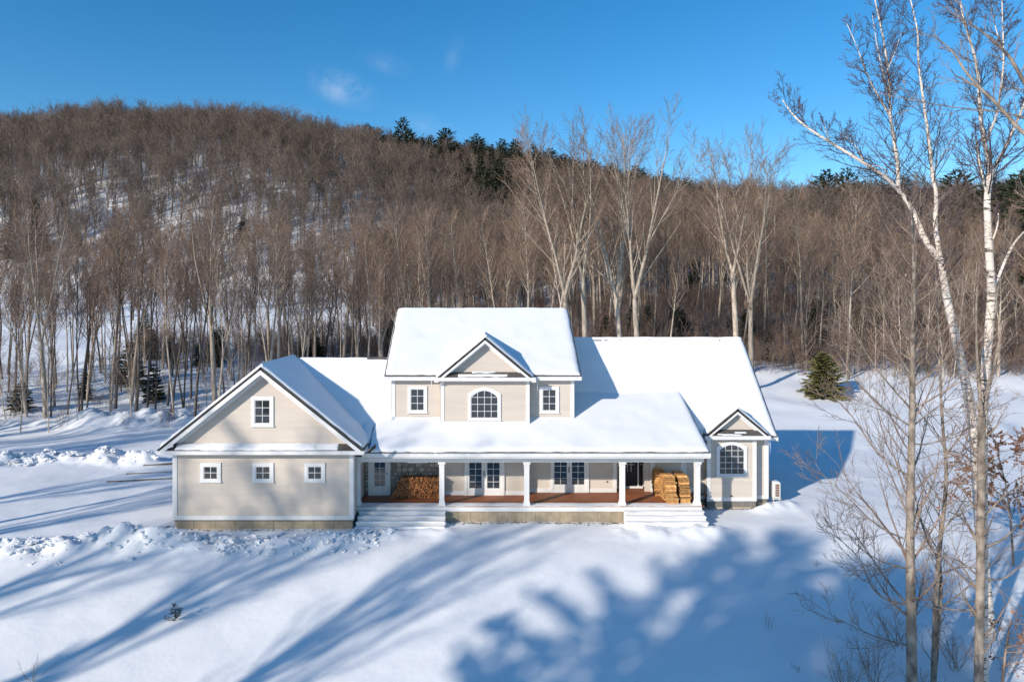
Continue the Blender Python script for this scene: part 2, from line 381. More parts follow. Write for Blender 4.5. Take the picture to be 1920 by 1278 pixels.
# ------------------------------------------------------------------ the house
H = empty('house', (0.0, 33.0, 0.0), 'cream clapboard house with snow-covered gable roofs, attached garage and white-posted front porch', 'house')
EXP = 0.1016      # clapboard exposure
def clapboards(name, wall_y, z0, z1, span, parent=H, facing='front', mat=None):
    """lapped courses; span(z) -> (u0, u1). front: u is x, looks to -y; right/left: u is y, looks to +x/-x at x = wall_y"""
    zs = np.arange(z0, z1 - 1e-6, EXP); V = []; F = []
    def P(u, out, z):
        return {'front': (u, wall_y - out, z), 'back': (u, wall_y + out, z), 'right': (wall_y + out, u, z), 'left': (wall_y - out, u, z)}[facing]
    prev = None
    for z in zs:
        zt = min(z + EXP, z1)
        a0, a1 = span(z); b0, b1 = span(zt)
        if a1 - a0 < 0.02: break
        if b1 <= b0: b0 = b1 = (a0 + a1) / 2
        n = len(V); V += [P(a0, 0.029, z), P(a1, 0.029, z), P(b1, 0.004, zt), P(b0, 0.004, zt)]
        F.append((n, n + 1, n + 2, n + 3))
        if prev is not None: F.append((prev[0], prev[1], n + 1, n))
        prev = (n + 3, n + 2)
    me = bpy.data.meshes.new(name); me.from_pydata(V, [], F); me.materials.append(mat or M['siding']); me.update()
    return link(name, me, parent)
def rect(u0, u1): return lambda z: (u0, u1)
def gable(xc, hw, zb, slope): return lambda z: (xc - hw + max(0, z - zb) / slope, xc + hw - max(0, z - zb) / slope)

def snow_patch(parent, O, U, V, thick=0.17, edge=0.22, seed=0, res=0.16, lo=0.16, inset=0.04, name='snow_cover', amp=0.3, top_open=False, ridge_u=0.0, ridge_v=0.0):
    """a blanket lying on the parallelogram O + uU + vV with rounded edges; v = 0 is the eave"""
    O, U, V = map(lambda a: np.array(a, float), (O, U, V)); lu, lv = np.linalg.norm(U), np.linalg.norm(V)
    n = np.cross(U, V); n /= np.linalg.norm(n); n = n if n[2] > 0 else -n
    def knots(L, e0, e1):
        e = np.array([0, .02, .08, .2, .4, .7, 1.0])
        m = max(2, int((L - e0 - e1) / res)); return np.concatenate([e * e0, np.linspace(e0, L - e1, m + 1)[1:-1], L - e[::-1] * e1])
    eu = min(edge, lu * .4); ev = min(edge, lv * .4)
    u = knots(lu - 2 * inset, eu, eu); v = knots(lv - 2 * inset, lo, ev)
    if ridge_u: u = np.concatenate([[-ridge_u - inset, 0.0], u[u > eu * .5]])
    if ridge_v: v = np.concatenate([v[v < lv - 2 * inset - ev * .5], [lv - inset, lv - inset + ridge_v]])
    A, B = np.meshgrid(u, v)
    du = np.minimum((lu - 2 * inset - A) / eu if ridge_u else np.minimum(A, lu - 2 * inset - A) / eu, 1); 
    dv = np.minimum(np.minimum(B / lo, (lv - 2 * inset - B) / ev if not (top_open or ridge_v) else 1), 1)
    q = lambda d: np.sqrt(np.clip(1 - (1 - d) ** 2, 0, 1))
    nz = fbm(A / 1.1 + seed * 3.7, B / 1.1 + seed * 1.3, 5 + seed, 3)
    t = thick * q(du) * q(dv) * (1 + amp * nz) - 0.012
    wob = 0.05 * fbm(A / 0.35 + seed, B / 0.35, 9 + seed, 2)
    sideu = (1 - np.clip(du, 0, 1)); sidev = (1 - np.clip(dv, 0, 1))
    A2 = A + wob * sideu * np.where(A < lu / 2, 1, -1) * .6; B2 = B + wob * sidev
    Pt = O + U / lu * inset + V / lv * inset + (U / lu) * A2[..., None] + (V / lv) * B2[..., None] + n * t[..., None]
    r, c_ = A.shape; I = np.arange(r * c_).reshape(r, c_)
    qd = np.stack([I[:-1, :-1], I[:-1, 1:], I[1:, 1:], I[1:, :-1]], -1).reshape(-1, 4)
    me = mesh_np(name, Pt.reshape(-1, 3), [qd], [M['roof_snow']], True)
    return link(name, me, parent)

def roof_plane(O, U, V, seed, thick=0.17, edge=0.22, inset=0.05, lo=0.16, snow=True, top_open=True, ridge_u=False, ridge_v=False):
    """shingled slab with white soffit below and a snow blanket on top"""
    O, U, V = map(lambda a: np.array(a, float), (O, U, V)); n = np.cross(U, V); n /= np.linalg.norm(n)
    if n[2] < 0: n = -n
    r = MB().slab(O - n * 0.045, U, V, n * 0.045).build('roof', M['shingle'], H)
    MB().slab(O - n * 0.105, U, V, n * 0.057).build('soffit', M['trim'], r)
    sl = abs(U[2]) / max(1e-6, np.hypot(U[0], U[1])); sv = abs(V[2]) / max(1e-6, np.hypot(V[0], V[1]))
    if snow: snow_patch(r, O, U, V, thick, edge, seed, inset=inset, lo=lo, top_open=top_open, ridge_u=thick * sl * .98 if ridge_u else 0, ridge_v=thick * sv if ridge_v else 0)
    return r
def fascia(x0, x1, y, z0, z1, t=0.03): return box('fascia', M['trim'], H, x0, x1, y - t, y, z0, z1)
def rake(p0, p1, y, h=0.2, t=0.035):
    """white board under a sloping roof edge, from the eave p0 = (x, z) to the apex p1"""
    (x0, z0), (x1, z1) = p0, p1
    zl = z1 - h * 1.25; f = (z1 - z0) / (x1 - x0); zc = z0 - .09; xcut = x1 + (zc - zl) / f
    return MB().prism([(x0, z0), (x1, z1), (x1, zl), (xcut, zc), (x0, zc)], 'y', y - t, y).build('rake_board', M['trim'], H)
def corner(x0, x1, y, z0, z1, back=0.03): return box('corner_board', M['trim'], H, x0, x1, y - 0.042, y + back, z0, z1)
def skirt(x0, x1, y, z0, z1): return box('skirt_board', M['trim'], H, x0, x1, y - 0.040, y + 0.01, z0, z1)
def panels(x0, x1, y, z0, z1, w, seed=0, side=None):
    n = max(1, round((x1 - x0) / w)); e = np.linspace(x0, x1, n + 1); r = random.Random(seed)
    e[1:-1] += [r.uniform(-.06, .06) for _ in e[1:-1]]
    for a, b in zip(e[:-1], e[1:]):
        dy = r.uniform(0, .008)
        box('foundation_panel', M['concrete'], H, a + .006, b - .006, y - dy, y + 0.2, z0, z1, bevel=0.004)
    box('foundation_core', M['mortar'], H, x0 + .01, x1 - .01, y + 0.012, y + 0.28, z0 - .01, z1 - .004)

def window(x0, x1, z0, z1, W, cols, rows, cw=0.13, arch=0.0, name='window', bars=0.022, label=None):
    """glass opening x0..x1, z0..z1 in the wall plane y = W; casing of width cw; arch = rise of the curved head"""
    xc, hw = (x0 + x1) / 2, (x1 - x0) / 2
    top = lambda x, a=0.0: z1 + a - arch * ((x - xc) / (hw + a)) ** 2 if arch else z1 + a
    k = 13 if arch else 2
    xi = np.linspace(x0, x1, k); xo = np.linspace(x0 - cw, x1 + cw, k)
    inner = [(x0, z0)] + [(x, top(x)) for x in xi] + [(x1, z0)]
    outer = [(x0 - cw, z0 - cw)] + [(x, top(x, cw)) for x in xo] + [(x1 + cw, z0 - cw)]
    w = MB().ring(inner, outer, W - 0.062, W + 0.005).build(name, M['trim'], H)
    if label: w['label'] = label
    si = 0.03
    inn2 = [(x0 + si, z0 + si)] + [(x0 + si + (x1 - x0 - 2 * si) * (x - x0) / (x1 - x0), top(x) - si) for x in xi] + [(x1 - si, z0 + si)]
    MB().ring(inn2, inner, W - 0.046, W + 0.005).build('sash', M['trim'], w)
    MB().box(x0 - cw - .03, x1 + cw + .03, W - 0.09, W - 0.062, z0 - cw, z0 - cw + .045).build('sill', M['trim'], w)
    ex = np.linspace(x0, x1, cols + 1); 
    hgt = (z1 - arch * 0.5 - z0) if arch else z1 - z0
    ez = z0 + np.arange(rows + 1) * hgt / rows if not arch else np.concatenate([z0 + np.arange(rows) * (z1 - z0) / (rows + .02), [z1]])
    for i in range(cols):
        for j in range(rows):
            a, b, c0, c1 = ex[i], ex[i + 1], ez[j], ez[j + 1]
            if j == rows - 1 and arch:
                xs = np.linspace(a, b, 5); poly = [(a, c0), (b, c0)] + [(x, top(x)) for x in xs[::-1]]
            else: poly = [(a, c0), (b, c0), (b, c1), (a, c1)]
            MB().prism(poly, 'y', W - 0.036, W - 0.0335).build('pane', M['glass'], w)
    for i in range(1, cols):
        MB().box(ex[i] - bars / 2, ex[i] + bars / 2, W - 0.044, W - 0.037, z0 + .01, top(ex[i]) - .01).build('muntin', M['trim'], w)
    for j in range(1, rows):
        MB().box(x0 + .01, x1 - .01, W - 0.0435, W - 0.0375, ez[j] - bars / 2, ez[j] + bars / 2).build('muntin', M['trim'], w)
    return w
def pxwin(x0, x1, y0, y1, W, cols, rows, **k): return window(atx(x0, W), atx(x1, W), atz(y1, W), atz(y0, W), W, cols, rows, **k)

# ---- planes and levels
GY_, PY_, WY, EY, BY = 30.0, 30.95, 32.62, 33.25, 32.87     # garage front, porch front, main wall, ell wall, bay wall
GC, GHW = -9.52, 3.95
DECK = 0.74
TOPG = 3.34

# ---- garage
gx0, gx1 = GC - GHW, GC + GHW
panels(gx0 + .05, gx1 - .03, GY_ + .03, -0.4, 0.40, 0.86, 1)
clapboards('wall', GY_, 0.55, TOPG, rect(gx0 + .02, gx1 - .02))
skirt(gx0 + .16, gx1 - .16, GY_, 0.38, 0.56)
corner(gx0, gx0 + .17, GY_, 0.38, TOPG); corner(gx1 - .17, gx1, GY_, 0.38, TOPG)
GS = 0.80; GAP = 7.12; GRH = 4.50         # slope, ridge height (shingle), half roof width
geave = GAP - GS * GRH
clapboards('wall', GY_, 3.72, GAP - 0.3, gable(GC, GHW - .3, 3.72, GS))
clapboards('wall', gx0, 0.45, geave + .45, rect(GY_ + .02, 35.1), facing='left')
clapboards('wall', gx1, 0.45, geave + .45, rect(GY_ + .02, 36.0), facing='right')
box('corner_board', M['trim'], H, gx0 - .032, gx0 + .0, GY_ - .03, GY_ + .15, 0.38, TOPG)
box('corner_board', M['trim'], H, gx1, gx1 + .032, GY_ - .03, GY_ + .15, 0.38, TOPG)
box('wall_core', M['mortar'], H, gx0 + .02, gx1 - .02, GY_ + .02, 35.05, 0.3, geave + .3)
GF, GB = 29.58, 35.15
roof_plane((GC, GF, GAP), (GRH, 0, -GS * GRH), (0, GB - GF, 0), 1, inset=.09, thick=.13, top_open=False, ridge_u=True)
roof_plane((GC, GF, GAP), (-GRH, 0, -GS * GRH), (0, GB - GF, 0), 2, inset=.09, thick=.13, top_open=False, ridge_u=True)
for s in (-1, 1):
    rake((GC + s * (GRH + .02), geave - .045), (GC, GAP - .045), GF + .035, h=.24)
    rake((GC + s * (GRH - .55), geave + .33), (GC, GAP - .13), GY_ - .035, h=.30)
# pent roof across the gable
def pent(xc, hw, y_wall, y_front, z_eave, drop, hw_top, seed, patches, fas=0.15, ext=0.0):
    r = MB().hexa([(xc - hw, y_front, z_eave - .05), (xc + hw, y_front, z_eave - .05), (xc + hw, y_wall + .05, z_eave - .05), (xc - hw, y_wall + .05, z_eave - .05),
                   (xc - hw, y_front, z_eave), (xc + hw, y_front, z_eave), (xc + hw_top, y_wall + .05, z_eave + drop), (xc - hw_top, y_wall + .05, z_eave + drop)]).build('pent_roof', M['shingle'], H)
    box('fascia', M['trim'], H, xc - hw - ext, xc + hw + ext, y_front - .03, y_front + .0, z_eave - fas - .03, z_eave - .015)
    box('soffit', M['trim'], r, xc - hw, xc + hw, y_front, y_wall, z_eave - fas - .02, z_eave - .055)
    for i, (a, b, v0, v1, th) in enumerate(patches):
        O = np.array([xc + a, y_front + (y_wall - y_front) * v0, z_eave + drop * v0 + .004]); V = np.array([0, (y_wall - y_front) * (v1 - v0), drop * (v1 - v0)])
        snow_patch(r, O, (b - a, 0, 0), V, th, .12, seed + i, res=.12, lo=.08, inset=.0, amp=1.2)
pent(GC, GRH - .22, GY_, GF + .02, 3.50, .24, GHW - .45, 11, [(-3.75, 3.35, .05, .95, .05), (-2.3, 2.4, .05, 1.0, .06)], ext=.2)
for xa, xb in ((376, 415), (473.5, 513.5), (571, 610)):
    pxwin(xa + 6.5, xb - 6.5, 873.3, 897.7, GY_, 2, 2, cw=.15)
pxwin(478, 507, 749, 793.5, GY_, 2, 3, cw=.15)
# lumber edge flashing at the valley
MB().prism([(gx1 + .66, 3.42), (gx1 + 1.02, 3.78), (gx1 + 1.06, 3.62), (gx1 + .74, 3.36)], 'y', 29.66, 29.72).build('flashing', M['metal'], H)

# ---- left wing behind the garage
WRY, WRZ, WS = 35.0, 7.05, 1.12
wl = 3.0
roof_plane((GC + .1, WRY - wl, WRZ - WS * wl), (9.7 - 4.35 + .05, 0, 0), (0, wl, WS * wl), 3, edge=.3)
roof_plane((GC + .1, WRY, WRZ), (5.4, 0, 0), (0, 5.2, -0.6 * 5.2), 4, edge=.2)
r = box('ridge_vent', M['shingle'], H, -5.75, -4.7, WRY - .22, WRY - .05, WRZ - .06, WRZ + .10)

# ---- main block
mx0, mx1 = -4.22, 4.50
MRY, MRZ = 37.2, 9.48; MEY, MEZ = 32.27, 6.46
ms = (MRZ - MEZ) / (MRY - MEY)
base2 = 4.28
clapboards('wall', WY, base2 + .02, 6.42, rect(mx0 + .02, mx1 - .02))
skirt(mx0 + .18, atx(826, WY), WY, base2 - .1, base2 + .18); skirt(atx(993, WY), mx1 - .18, WY, base2 - .1, base2 + .18)
corner(mx0, mx0 + .17, WY, base2 - .2, 6.4); corner(mx1 - .17, mx1, WY, base2 - .2, 6.4)
box('frieze_board', M['trim'], H, mx0 + .17, mx1 - .17, WY - .041, WY, 6.27, 6.41)
gm = lambda z: (MEY + max(.35, (z - MEZ) / ms + .35), 2 * MRY - MEY - max(.35, (z - MEZ) / ms + .35))
clapboards('wall', mx0, 0.5, MRZ - .3, gm, facing='left'); clapboards('wall', mx1, 3.1, MRZ - .3, gm, facing='right')
clapboards('wall', 2 * MRY - MEY - .35, 0.5, 6.45, rect(mx0, mx1), facing='back')
box('wall_core', M['mortar'], H, mx0 + .02, mx1 - .02, WY + .02, 2 * MRY - MEY - .37, 3.06, 6.4)
box('wall_core', M['mortar'], H, mx0 + .03, mx1 - .03, 34.0, 2 * MRY - MEY - .38, 0.2, 3.05)
RX0, RX1 = -4.52, 4.80
roof_plane((RX0, MEY, MEZ), (RX1 - RX0, 0, 0), (0, MRY - MEY, MRZ - MEZ), 5, edge=.30, thick=.15, ridge_v=True)
roof_plane((RX0, MRY, MRZ), (RX1 - RX0, 0, 0), (0, MRY - MEY, MEZ - MRZ), 6, edge=.2)
fascia(RX0, atx(815, MEY), MEY + .0, MEZ - .22, MEZ - .04); fascia(atx(1001, MEY), RX1, MEY, MEZ - .22, MEZ - .04)
box('soffit', M['trim'], H, RX0, RX1, MEY + .003, WY + .01, MEZ - .21, MEZ - .17)
for xx in (RX0, RX1):
    s = -1 if xx < 0 else 1
    MB().prism([(MEY, MEZ - .05), (MRY, MRZ - .05), (MRY, MRZ - .27), (MEY, MEZ - .23)], 'x', xx - (.03 if s < 0 else 0), xx + (0 if s < 0 else .03)).build('rake_board', M['trim'], H)
    MB().prism([(2 * MRY - MEY, MEZ - .05), (MRY, MRZ - .05), (MRY, MRZ - .27), (2 * MRY - MEY, MEZ - .23)], 'x', xx - (.03 if s < 0 else 0), xx + (0 if s < 0 else .03)).build('rake_board', M['trim'], H)
pxwin(770, 795.5, 728.5, 769, WY, 2, 3, cw=.14); pxwin(1017, 1042.5, 729.5, 769.5, WY, 2, 3, cw=.14)
# projecting centre bay with its own gable
CY = 32.17; cx0, cx1 = atx(826, CY), atx(993, CY); cc = (cx0 + cx1) / 2
cbase = 4.10
clapboards('wall', CY, cbase, 6.4, rect(cx0 + .02, cx1 - .02)); skirt(cx0 + .17, cx1 - .17, CY, cbase - .05, cbase + .22)
corner(cx0, cx0 + .17, CY, cbase - .15, 6.36); corner(cx1 - .17, cx1, CY, cbase - .15, 6.36)
clapboards('wall', cx0, cbase, 6.4, rect(CY, WY), facing='left'); clapboards('wall', cx1, cbase, 6.4, rect(CY, WY), facing='right')
box('wall_core', M['mortar'], H, cx0 + .02, cx1 - .02, CY + .02, WY + .1, 4.0, 6.3)
CF = 31.80; CAP = 8.30; CRH = 2.36; CSL = 0.833
ceave = CAP - CSL * CRH; cbk = 35.3
clapboards('wall', CY, 6.62, CAP - .3, gable(cc, CRH - .45, 6.62, CSL))
roof_plane((cc, CF, CAP), (CRH, 0, -CSL * CRH), (0, cbk - CF, 0), 7, inset=.09, thick=.12, top_open=False, ridge_u=True)
roof_plane((cc, CF, CAP), (-CRH, 0, -CSL * CRH), (0, cbk - CF, 0), 8, inset=.09, thick=.12, top_open=False, ridge_u=True)
for s in (-1, 1):
    rake((cc + s * (CRH + .02), ceave - .045), (cc, CAP - .045), CF + .035, h=.19)
    rake((cc + s * (CRH - .4), ceave + .23), (cc, CAP - .12), CY - .035, h=.22)
pent(cc, CRH - .2, CY, CF + .02, 6.44, .26, CRH - .5, 21, [(-1.25, 1.05, .08, .5, .035), (-.6, .5, .68, .95, .03)], ext=.2)
pxwin(882.7, 933.8, 731, 783.4, CY, 4, 4, cw=.13, arch=.30)

# ---- right-hand ell
ex1 = 14.02; ERY, ERZ, EEY, EEZ = 37.27, 7.82, 32.95, 3.46
es = (ERZ - EEZ) / (ERY - EEY); RXE = 14.38
clapboards('wall', EY, .5, 3.4, rect(8.0, ex1 - .02))
ge = lambda z: (EEY + max(.3, (z - EEZ) / es + .3), 2 * ERY - EEY - max(.3, (z - EEZ) / es + .3))
clapboards('wall', ex1, .5, ERZ - .3, ge, facing='right'); clapboards('wall', 2 * ERY - EEY - .3, .5, 3.6, rect(4.5, ex1), facing='back')
box('wall_core', M['mortar'], H, 4.52, ex1 - .02, EY + .02, 2 * ERY - EEY - .32, 3.06, 3.6)
box('wall_core', M['mortar'], H, 8.45, ex1 - .03, EY + .025, 2 * ERY - EEY - .33, .2, 3.05)
box('wall_core', M['mortar'], H, 4.53, 8.44, 34.0, 2 * ERY - EEY - .33, .2, 3.05)
MB().prism([(EY + .05, 3.55), (2 * ERY - EY - .05, 3.55), (ERY, ERZ - .25)], 'x', 4.52, ex1 - .02).build('wall_core', M['mortar'], H)
roof_plane((4.45, EEY, EEZ), (RXE - 4.45, 0, 0), (0, ERY - EEY, ERZ - EEZ), 9, edge=.25, thick=.17, ridge_v=True)
roof_plane((4.45, ERY, ERZ), (RXE - 4.45, 0, 0), (0, ERY - EEY, EEZ - ERZ), 10, edge=.2)
for xa, xb in ((6.15, 6.6), (6.75, 6.95), (7.6, 7.68), (9.2, 9.26), (11.4, 11.46), (13.0, 13.06)):
    box('ridge_vent', M['shingle'], H, xa, xb, ERY - .17, ERY - .05, ERZ - .05, ERZ + .085)
box('ridge_vent', M['shingle'], H, 13.5, 14.3, ERY - .17, ERY - .05, ERZ - .05, ERZ + .07)
fascia(atx(1440, EEY), RXE, EEY, EEZ - .2, EEZ - .04)
box('soffit', M['trim'], H, atx(1320, EEY), RXE, EEY + .003, EY + .01, EEZ - .19, EEZ - .15)
MB().prism([(EEY, EEZ - .05), (ERY, ERZ - .05), (ERY, ERZ - .29), (EEY, EEZ - .24)], 'x', RXE, RXE + .03).build('rake_board', M['trim'], H)
MB().prism([(2 * ERY - EEY, EEZ - .05), (ERY, ERZ - .05), (ERY, ERZ - .29), (2 * ERY - EEY, EEZ - .24)], 'x', RXE, RXE + .03).build('rake_board', M['trim'], H)
corner(ex1 - .19, ex1, EY, .38, 3.36); box('corner_board', M['trim'], H, ex1, ex1 + .03, EY - .03, EY + .16, .38, 3.36)
skirt(8.0, ex1 - .19, EY, .38, .56)
panels(13.34, ex1 - .02, EY + .03, -.4, .4, .6, 5); panels(10.3, 10.95, EY + .03, -.4, .4, .5, 6)
# small bay with arched window
bx0, bx1 = atx(1325, BY), atx(1418, BY); bc = atx(1379, BY)
clapboards('wall', BY, .55, 3.42, rect(bx0 + .02, bx1 - .02)); skirt(bx0 + .17, bx1 - .17, BY, .38, .56)
corner(bx0, bx0 + .18, BY, .38, 3.42); corner(bx1 - .18, bx1, BY, .38, 3.42)
box('frieze_board', M['trim'], H, bx0 + .18, bx1 - .18, BY - .041, BY, 3.30, 3.42)
clapboards('wall', bx0, .5, 3.42, rect(BY, EY), facing='left'); clapboards('wall', bx1, .5, 3.42, rect(BY, EY), facing='right')
panels(bx0 + .04, bx1 - .04, BY + .04, -.4, .40, .6, 7)
box('wall_core', M['mortar'], H, bx0 + .02, bx1 - .02, BY + .02, EY + .1, .1, 3.3)
BF = 32.55; BAP = 4.86; BRH = 1.56; beave = BAP - .833 * BRH
clapboards('wall', BY, 3.72, BAP - .25, gable(bc, BRH - .33, 3.72, .833))
roof_plane((bc, BF, BAP), (BRH, 0, -.833 * BRH), (0, 34.12 - BF, 0), 12, inset=.08, thick=.12, top_open=False, ridge_u=True)
roof_plane((bc, BF, BAP), (-BRH, 0, -.833 * BRH), (0, 34.12 - BF, 0), 13, inset=.08, thick=.12, top_open=False, ridge_u=True)
for s in (-1, 1):
    rake((bc + s * (BRH + .02), beave - .045), (bc, BAP - .045), BF + .035, h=.17)
    rake((bc + s * (BRH - .35), beave + .2), (bc, BAP - .11), BY - .035, h=.20)
pent(bc, BRH - .16, BY, BF + .02, 3.58, .30, BRH - .45, 31, [(-.95, .2, .04, .22, .03), (-.1, .45, .3, .5, .02)], fas=.16, ext=.17)
pxwin(1348, 1395, 832.5, 888.5, BY, 4, 5, cw=.13, arch=.24)
box('vent_cap', M['metal'], H, atx(1370, BY), atx(1372, BY), BY - .07, BY - .01, .60, .66)

# ---- porch
PE, PZ, PS = 30.42, 3.24, 0.47
px0, px1 = gx1 + .55, 10.26
pl = 34.75 - PE
roof_plane((px0, PE, PZ), (px1 - px0, 0, 0), (0, pl, PS * pl), 14, thick=.16, edge=.25, lo=.18, inset=.03)
roof_plane((gx1 - .0, PE + .05, PZ - .03), (.6, 0, 0), (0, 2.6, 2.6 * PS), 15, snow=True, edge=.1)
fascia(gx1 + .3, px1 + .02, PE, PZ - .20, PZ - .035)
box('fascia', M['trim'], H, px1 - .3, px1 + .0, PE - .006, PE + .2, PZ - .26, PZ - .21)
MB().prism([(PE, PZ - .05), (PE + pl, PZ + PS * pl - .05), (PE + pl, PZ + PS * pl - .25), (PE, PZ - .24)], 'x', px1, px1 + .03).build('rake_board', M['trim'], H)
box('porch_ceiling', M['trim'], H, gx1, px1 - .1, PE + .02, WY - .03, 2.99, 3.03)
box('porch_ceiling', M['trim'], H, 4.5, px1 - .1, WY - .03, EY - .03, 2.99, 3.03)
box('porch_beam', M['trim'], H, gx1, px1 - .15, PY_ - .13, PY_ + .13, 2.72, 2.985)
box('soffit', M['trim'], H, gx1 + .3, px1, PE + .003, PY_ - .135, 2.99 - .02, 2.985)
# deck boards, rim and foundation
n = 14; dy0, dy1 = 30.78, WY - .03
for i in range(n):
    y0 = dy0 + (dy1 - dy0) * i / n
    box('deck_board', M['deck'], H, gx1 + .01, atx(1318, 31), y0 + .004, y0 + (dy1 - dy0) / n - .004, DECK - .03, DECK, bevel=.003)
for i in range(8):
    y0 = dy1 + .14 * i
    box('deck_board', M['deck'], H, 2.26, bx0 - .02 if y0 < BY else 10.0, y0 + .004, y0 + .136, DECK - .03, DECK, bevel=.003)
sx = (gx1 + .16, atx(835, 30.8), atx(1169, 30.8), atx(1316, 30.8))
box('deck_rim', M['trim'], H, gx1 + .02, sx[3], 30.80, 30.84, .50, DECK - .035)
box('deck_core', M['mortar'], H, gx1 + .02, sx[3] - .03, 30.88, 33.2, -.1, DECK - .05)
panels(sx[1] + .02, sx[2], 30.86, -.4, .50, .58, 9)
dsn = MB().box(gx1 + .03, gx1 + .05, 31, 31.02, .5, .6).build('deck_frost', M['roof_snow'], H)
snow_patch(dsn, (gx1 + .1, 30.79, DECK + .008), (sx[3] - gx1 - .1, 0, 0), (0, .52, 0), .022, .15, 41, res=.12, lo=.03, inset=0, amp=1.0, name='snow_dusting')
TR = .255
def steps(x0, x1, nstep, seed):
    for i in range(nstep):
        y = 30.80 - TR * (i + 1); z = DECK - .165 * (i + 1)
        st = box('step', M['trim'], H, x0 - .015 * i, x1 + .015 * i, y, 30.795 - .002 * i if i == 0 else 30.80 - TR * i - .0, -.5, z - .045)
        box('tread', M['trim'], st, x0 - .03 - .015 * i, x1 + .03 + .015 * i, y - .03, 30.79 - TR * i + (.0 if i else .0), z - .042, z)
        snow_patch(st, (x0 - .03, y - .035, z + .003), (x1 - x0 + .06, 0, 0), (0, TR + .01, 0), .016 + .012 * i, .05, seed + i, res=.12, lo=.03, inset=0, amp=1.6)
steps(sx[0], sx[1], 4, 51); steps(sx[2], sx[3], 3, 61)
# posts
for k, xp in enumerate((671.5, 828.5, 987.5, 1166.5, 1307)):
    x = atx(xp, PY_); w = .112
    p = box('porch_post', M['trim'], H, x - w, x + w, PY_ - w, PY_ + w, DECK, 2.72)
    MB().hexa([(x-w-.05,PY_-w-.05,DECK+.006),(x+w+.05,PY_-w-.05,DECK+.006),(x+w+.05,PY_+w+.05,DECK+.006),(x-w-.05,PY_+w+.05,DECK+.006),
               (x-w-.012,PY_-w-.012,DECK+.2),(x+w+.012,PY_-w-.012,DECK+.2),(x+w+.012,PY_+w+.012,DECK+.2),(x-w-.012,PY_+w+.012,DECK+.2)]).build('post_base', M['trim'], p)
    MB().box(x-w-.045,x+w+.045,PY_-w-.045,PY_+w+.045,2.62,2.715).box(x-w-.02,x+w+.02,PY_-w-.02,PY_+w+.02,2.50,2.53).build('post_capital', M['trim'], p)
# ---- walls behind the porch
def lites(d, x0, x1, z0, z1, y, cols, rows, bars=.02):
    ex = np.linspace(x0, x1, cols + 1); ez = np.linspace(z0, z1, rows + 1)
    for i in range(cols):
        for j in range(rows): MB().box(ex[i], ex[i+1], y - .003, y, ez[j], ez[j+1]).build('pane', M['glass'], d)
    for i in range(1, cols): MB().box(ex[i]-bars/2, ex[i]+bars/2, y - .014, y - .0035, z0, z1).build('muntin', M['trim'], d)
    for j in range(1, rows): MB().box(x0, x1, y - .0135, y - .004, ez[j]-bars/2, ez[j]+bars/2).build('muntin', M['trim'], d)
def leaf(d, x0, x1, z0, z1, gx, gz, y, cols=2, rows=5, name='door_leaf', knob=None):
    """one glazed leaf: ring frame, panes, muntins"""
    l = MB().ring([(gx[0], gz[0]), (gx[0], gz[1]), (gx[1], gz[1]), (gx[1], gz[0])], [(x0, z0), (x0, z1), (x1, z1), (x1, z0)], y - .03, y + .01).build(name, M['trim'], d)
    lites(l, gx[0], gx[1], gz[0], gz[1], y - .008, cols, rows)
    if knob: box('handle', M['metal'], l, knob[0] - .018, knob[0] + .018, y - .075, y - .03, knob[1] - knob[2], knob[1] + knob[2])
    return l
# stone veneer by the side door
sw = box('stone_wall', M['mortar'], H, gx1 + .02, -1.92, WY + .0, WY + .1, DECK, 2.99)
rg = random.Random(4); z = DECK; stones = 0
while z < 2.9:
    hgt = rg.uniform(.14, .28); x = gx1 + .05
    while x < -1.97:
        w = rg.uniform(.14, .42); w = min(w, -1.94 - x)
        if w > .07:
            y0 = WY - rg.uniform(.02, .06); j = lambda a: rg.uniform(-a, a)
            m_ = MB(); zz0, zz1 = z + .008, min(z + hgt, 2.97) - .008
            ring = [(x + .01 + rg.uniform(0, .05), zz0 + rg.uniform(0, .05)), (x + w / 2 + j(.06), zz0 + j(.012)), (x + w - .01 - rg.uniform(0, .05), zz0 + rg.uniform(0, .05)), (x + w - .008, zz0 + hgt / 2 + j(.03)),
                    (x + w - .01 - rg.uniform(0, .05), zz1 - rg.uniform(0, .05)), (x + w / 2 + j(.06), zz1 + j(.012)), (x + .01 + rg.uniform(0, .05), zz1 - rg.uniform(0, .05)), (x + .008, zz0 + hgt / 2 + j(.03))]
            m_.prism(ring, 'y', y0, WY + .005)
            m_.build('stone', M['stone'], sw, .012)
        x += w
    z += hgt
# side door in the stone wall
dW = WY - .085
d = MB().ring([(atx(695, dW), DECK + .03), (atx(695, dW), 2.75), (atx(728, dW), 2.75), (atx(728, dW), DECK + .03)],
              [(atx(690.3, dW), DECK), (atx(690.3, dW), 2.92), (atx(731.8, dW), 2.92), (atx(731.8, dW), DECK)], dW, WY + .02).build('side_door', M['trim'], H)
leaf(d, atx(695, dW), atx(728, dW), DECK + .03, 2.75, (atx(701.8, dW), atx(722, dW)), (atz(910.5, dW), 2.6), dW + .04, knob=(atx(726, dW), atz(887, dW), .04))
box('kick_panel', M['trim'], d, atx(697, dW), atx(726, dW), dW + .0, dW + .009, DECK + .08, DECK + .17)
# high window in the stone wall
pxwin(771, 796, 838, 861.5, WY - .06, 2, 2, cw=.14, name='window')
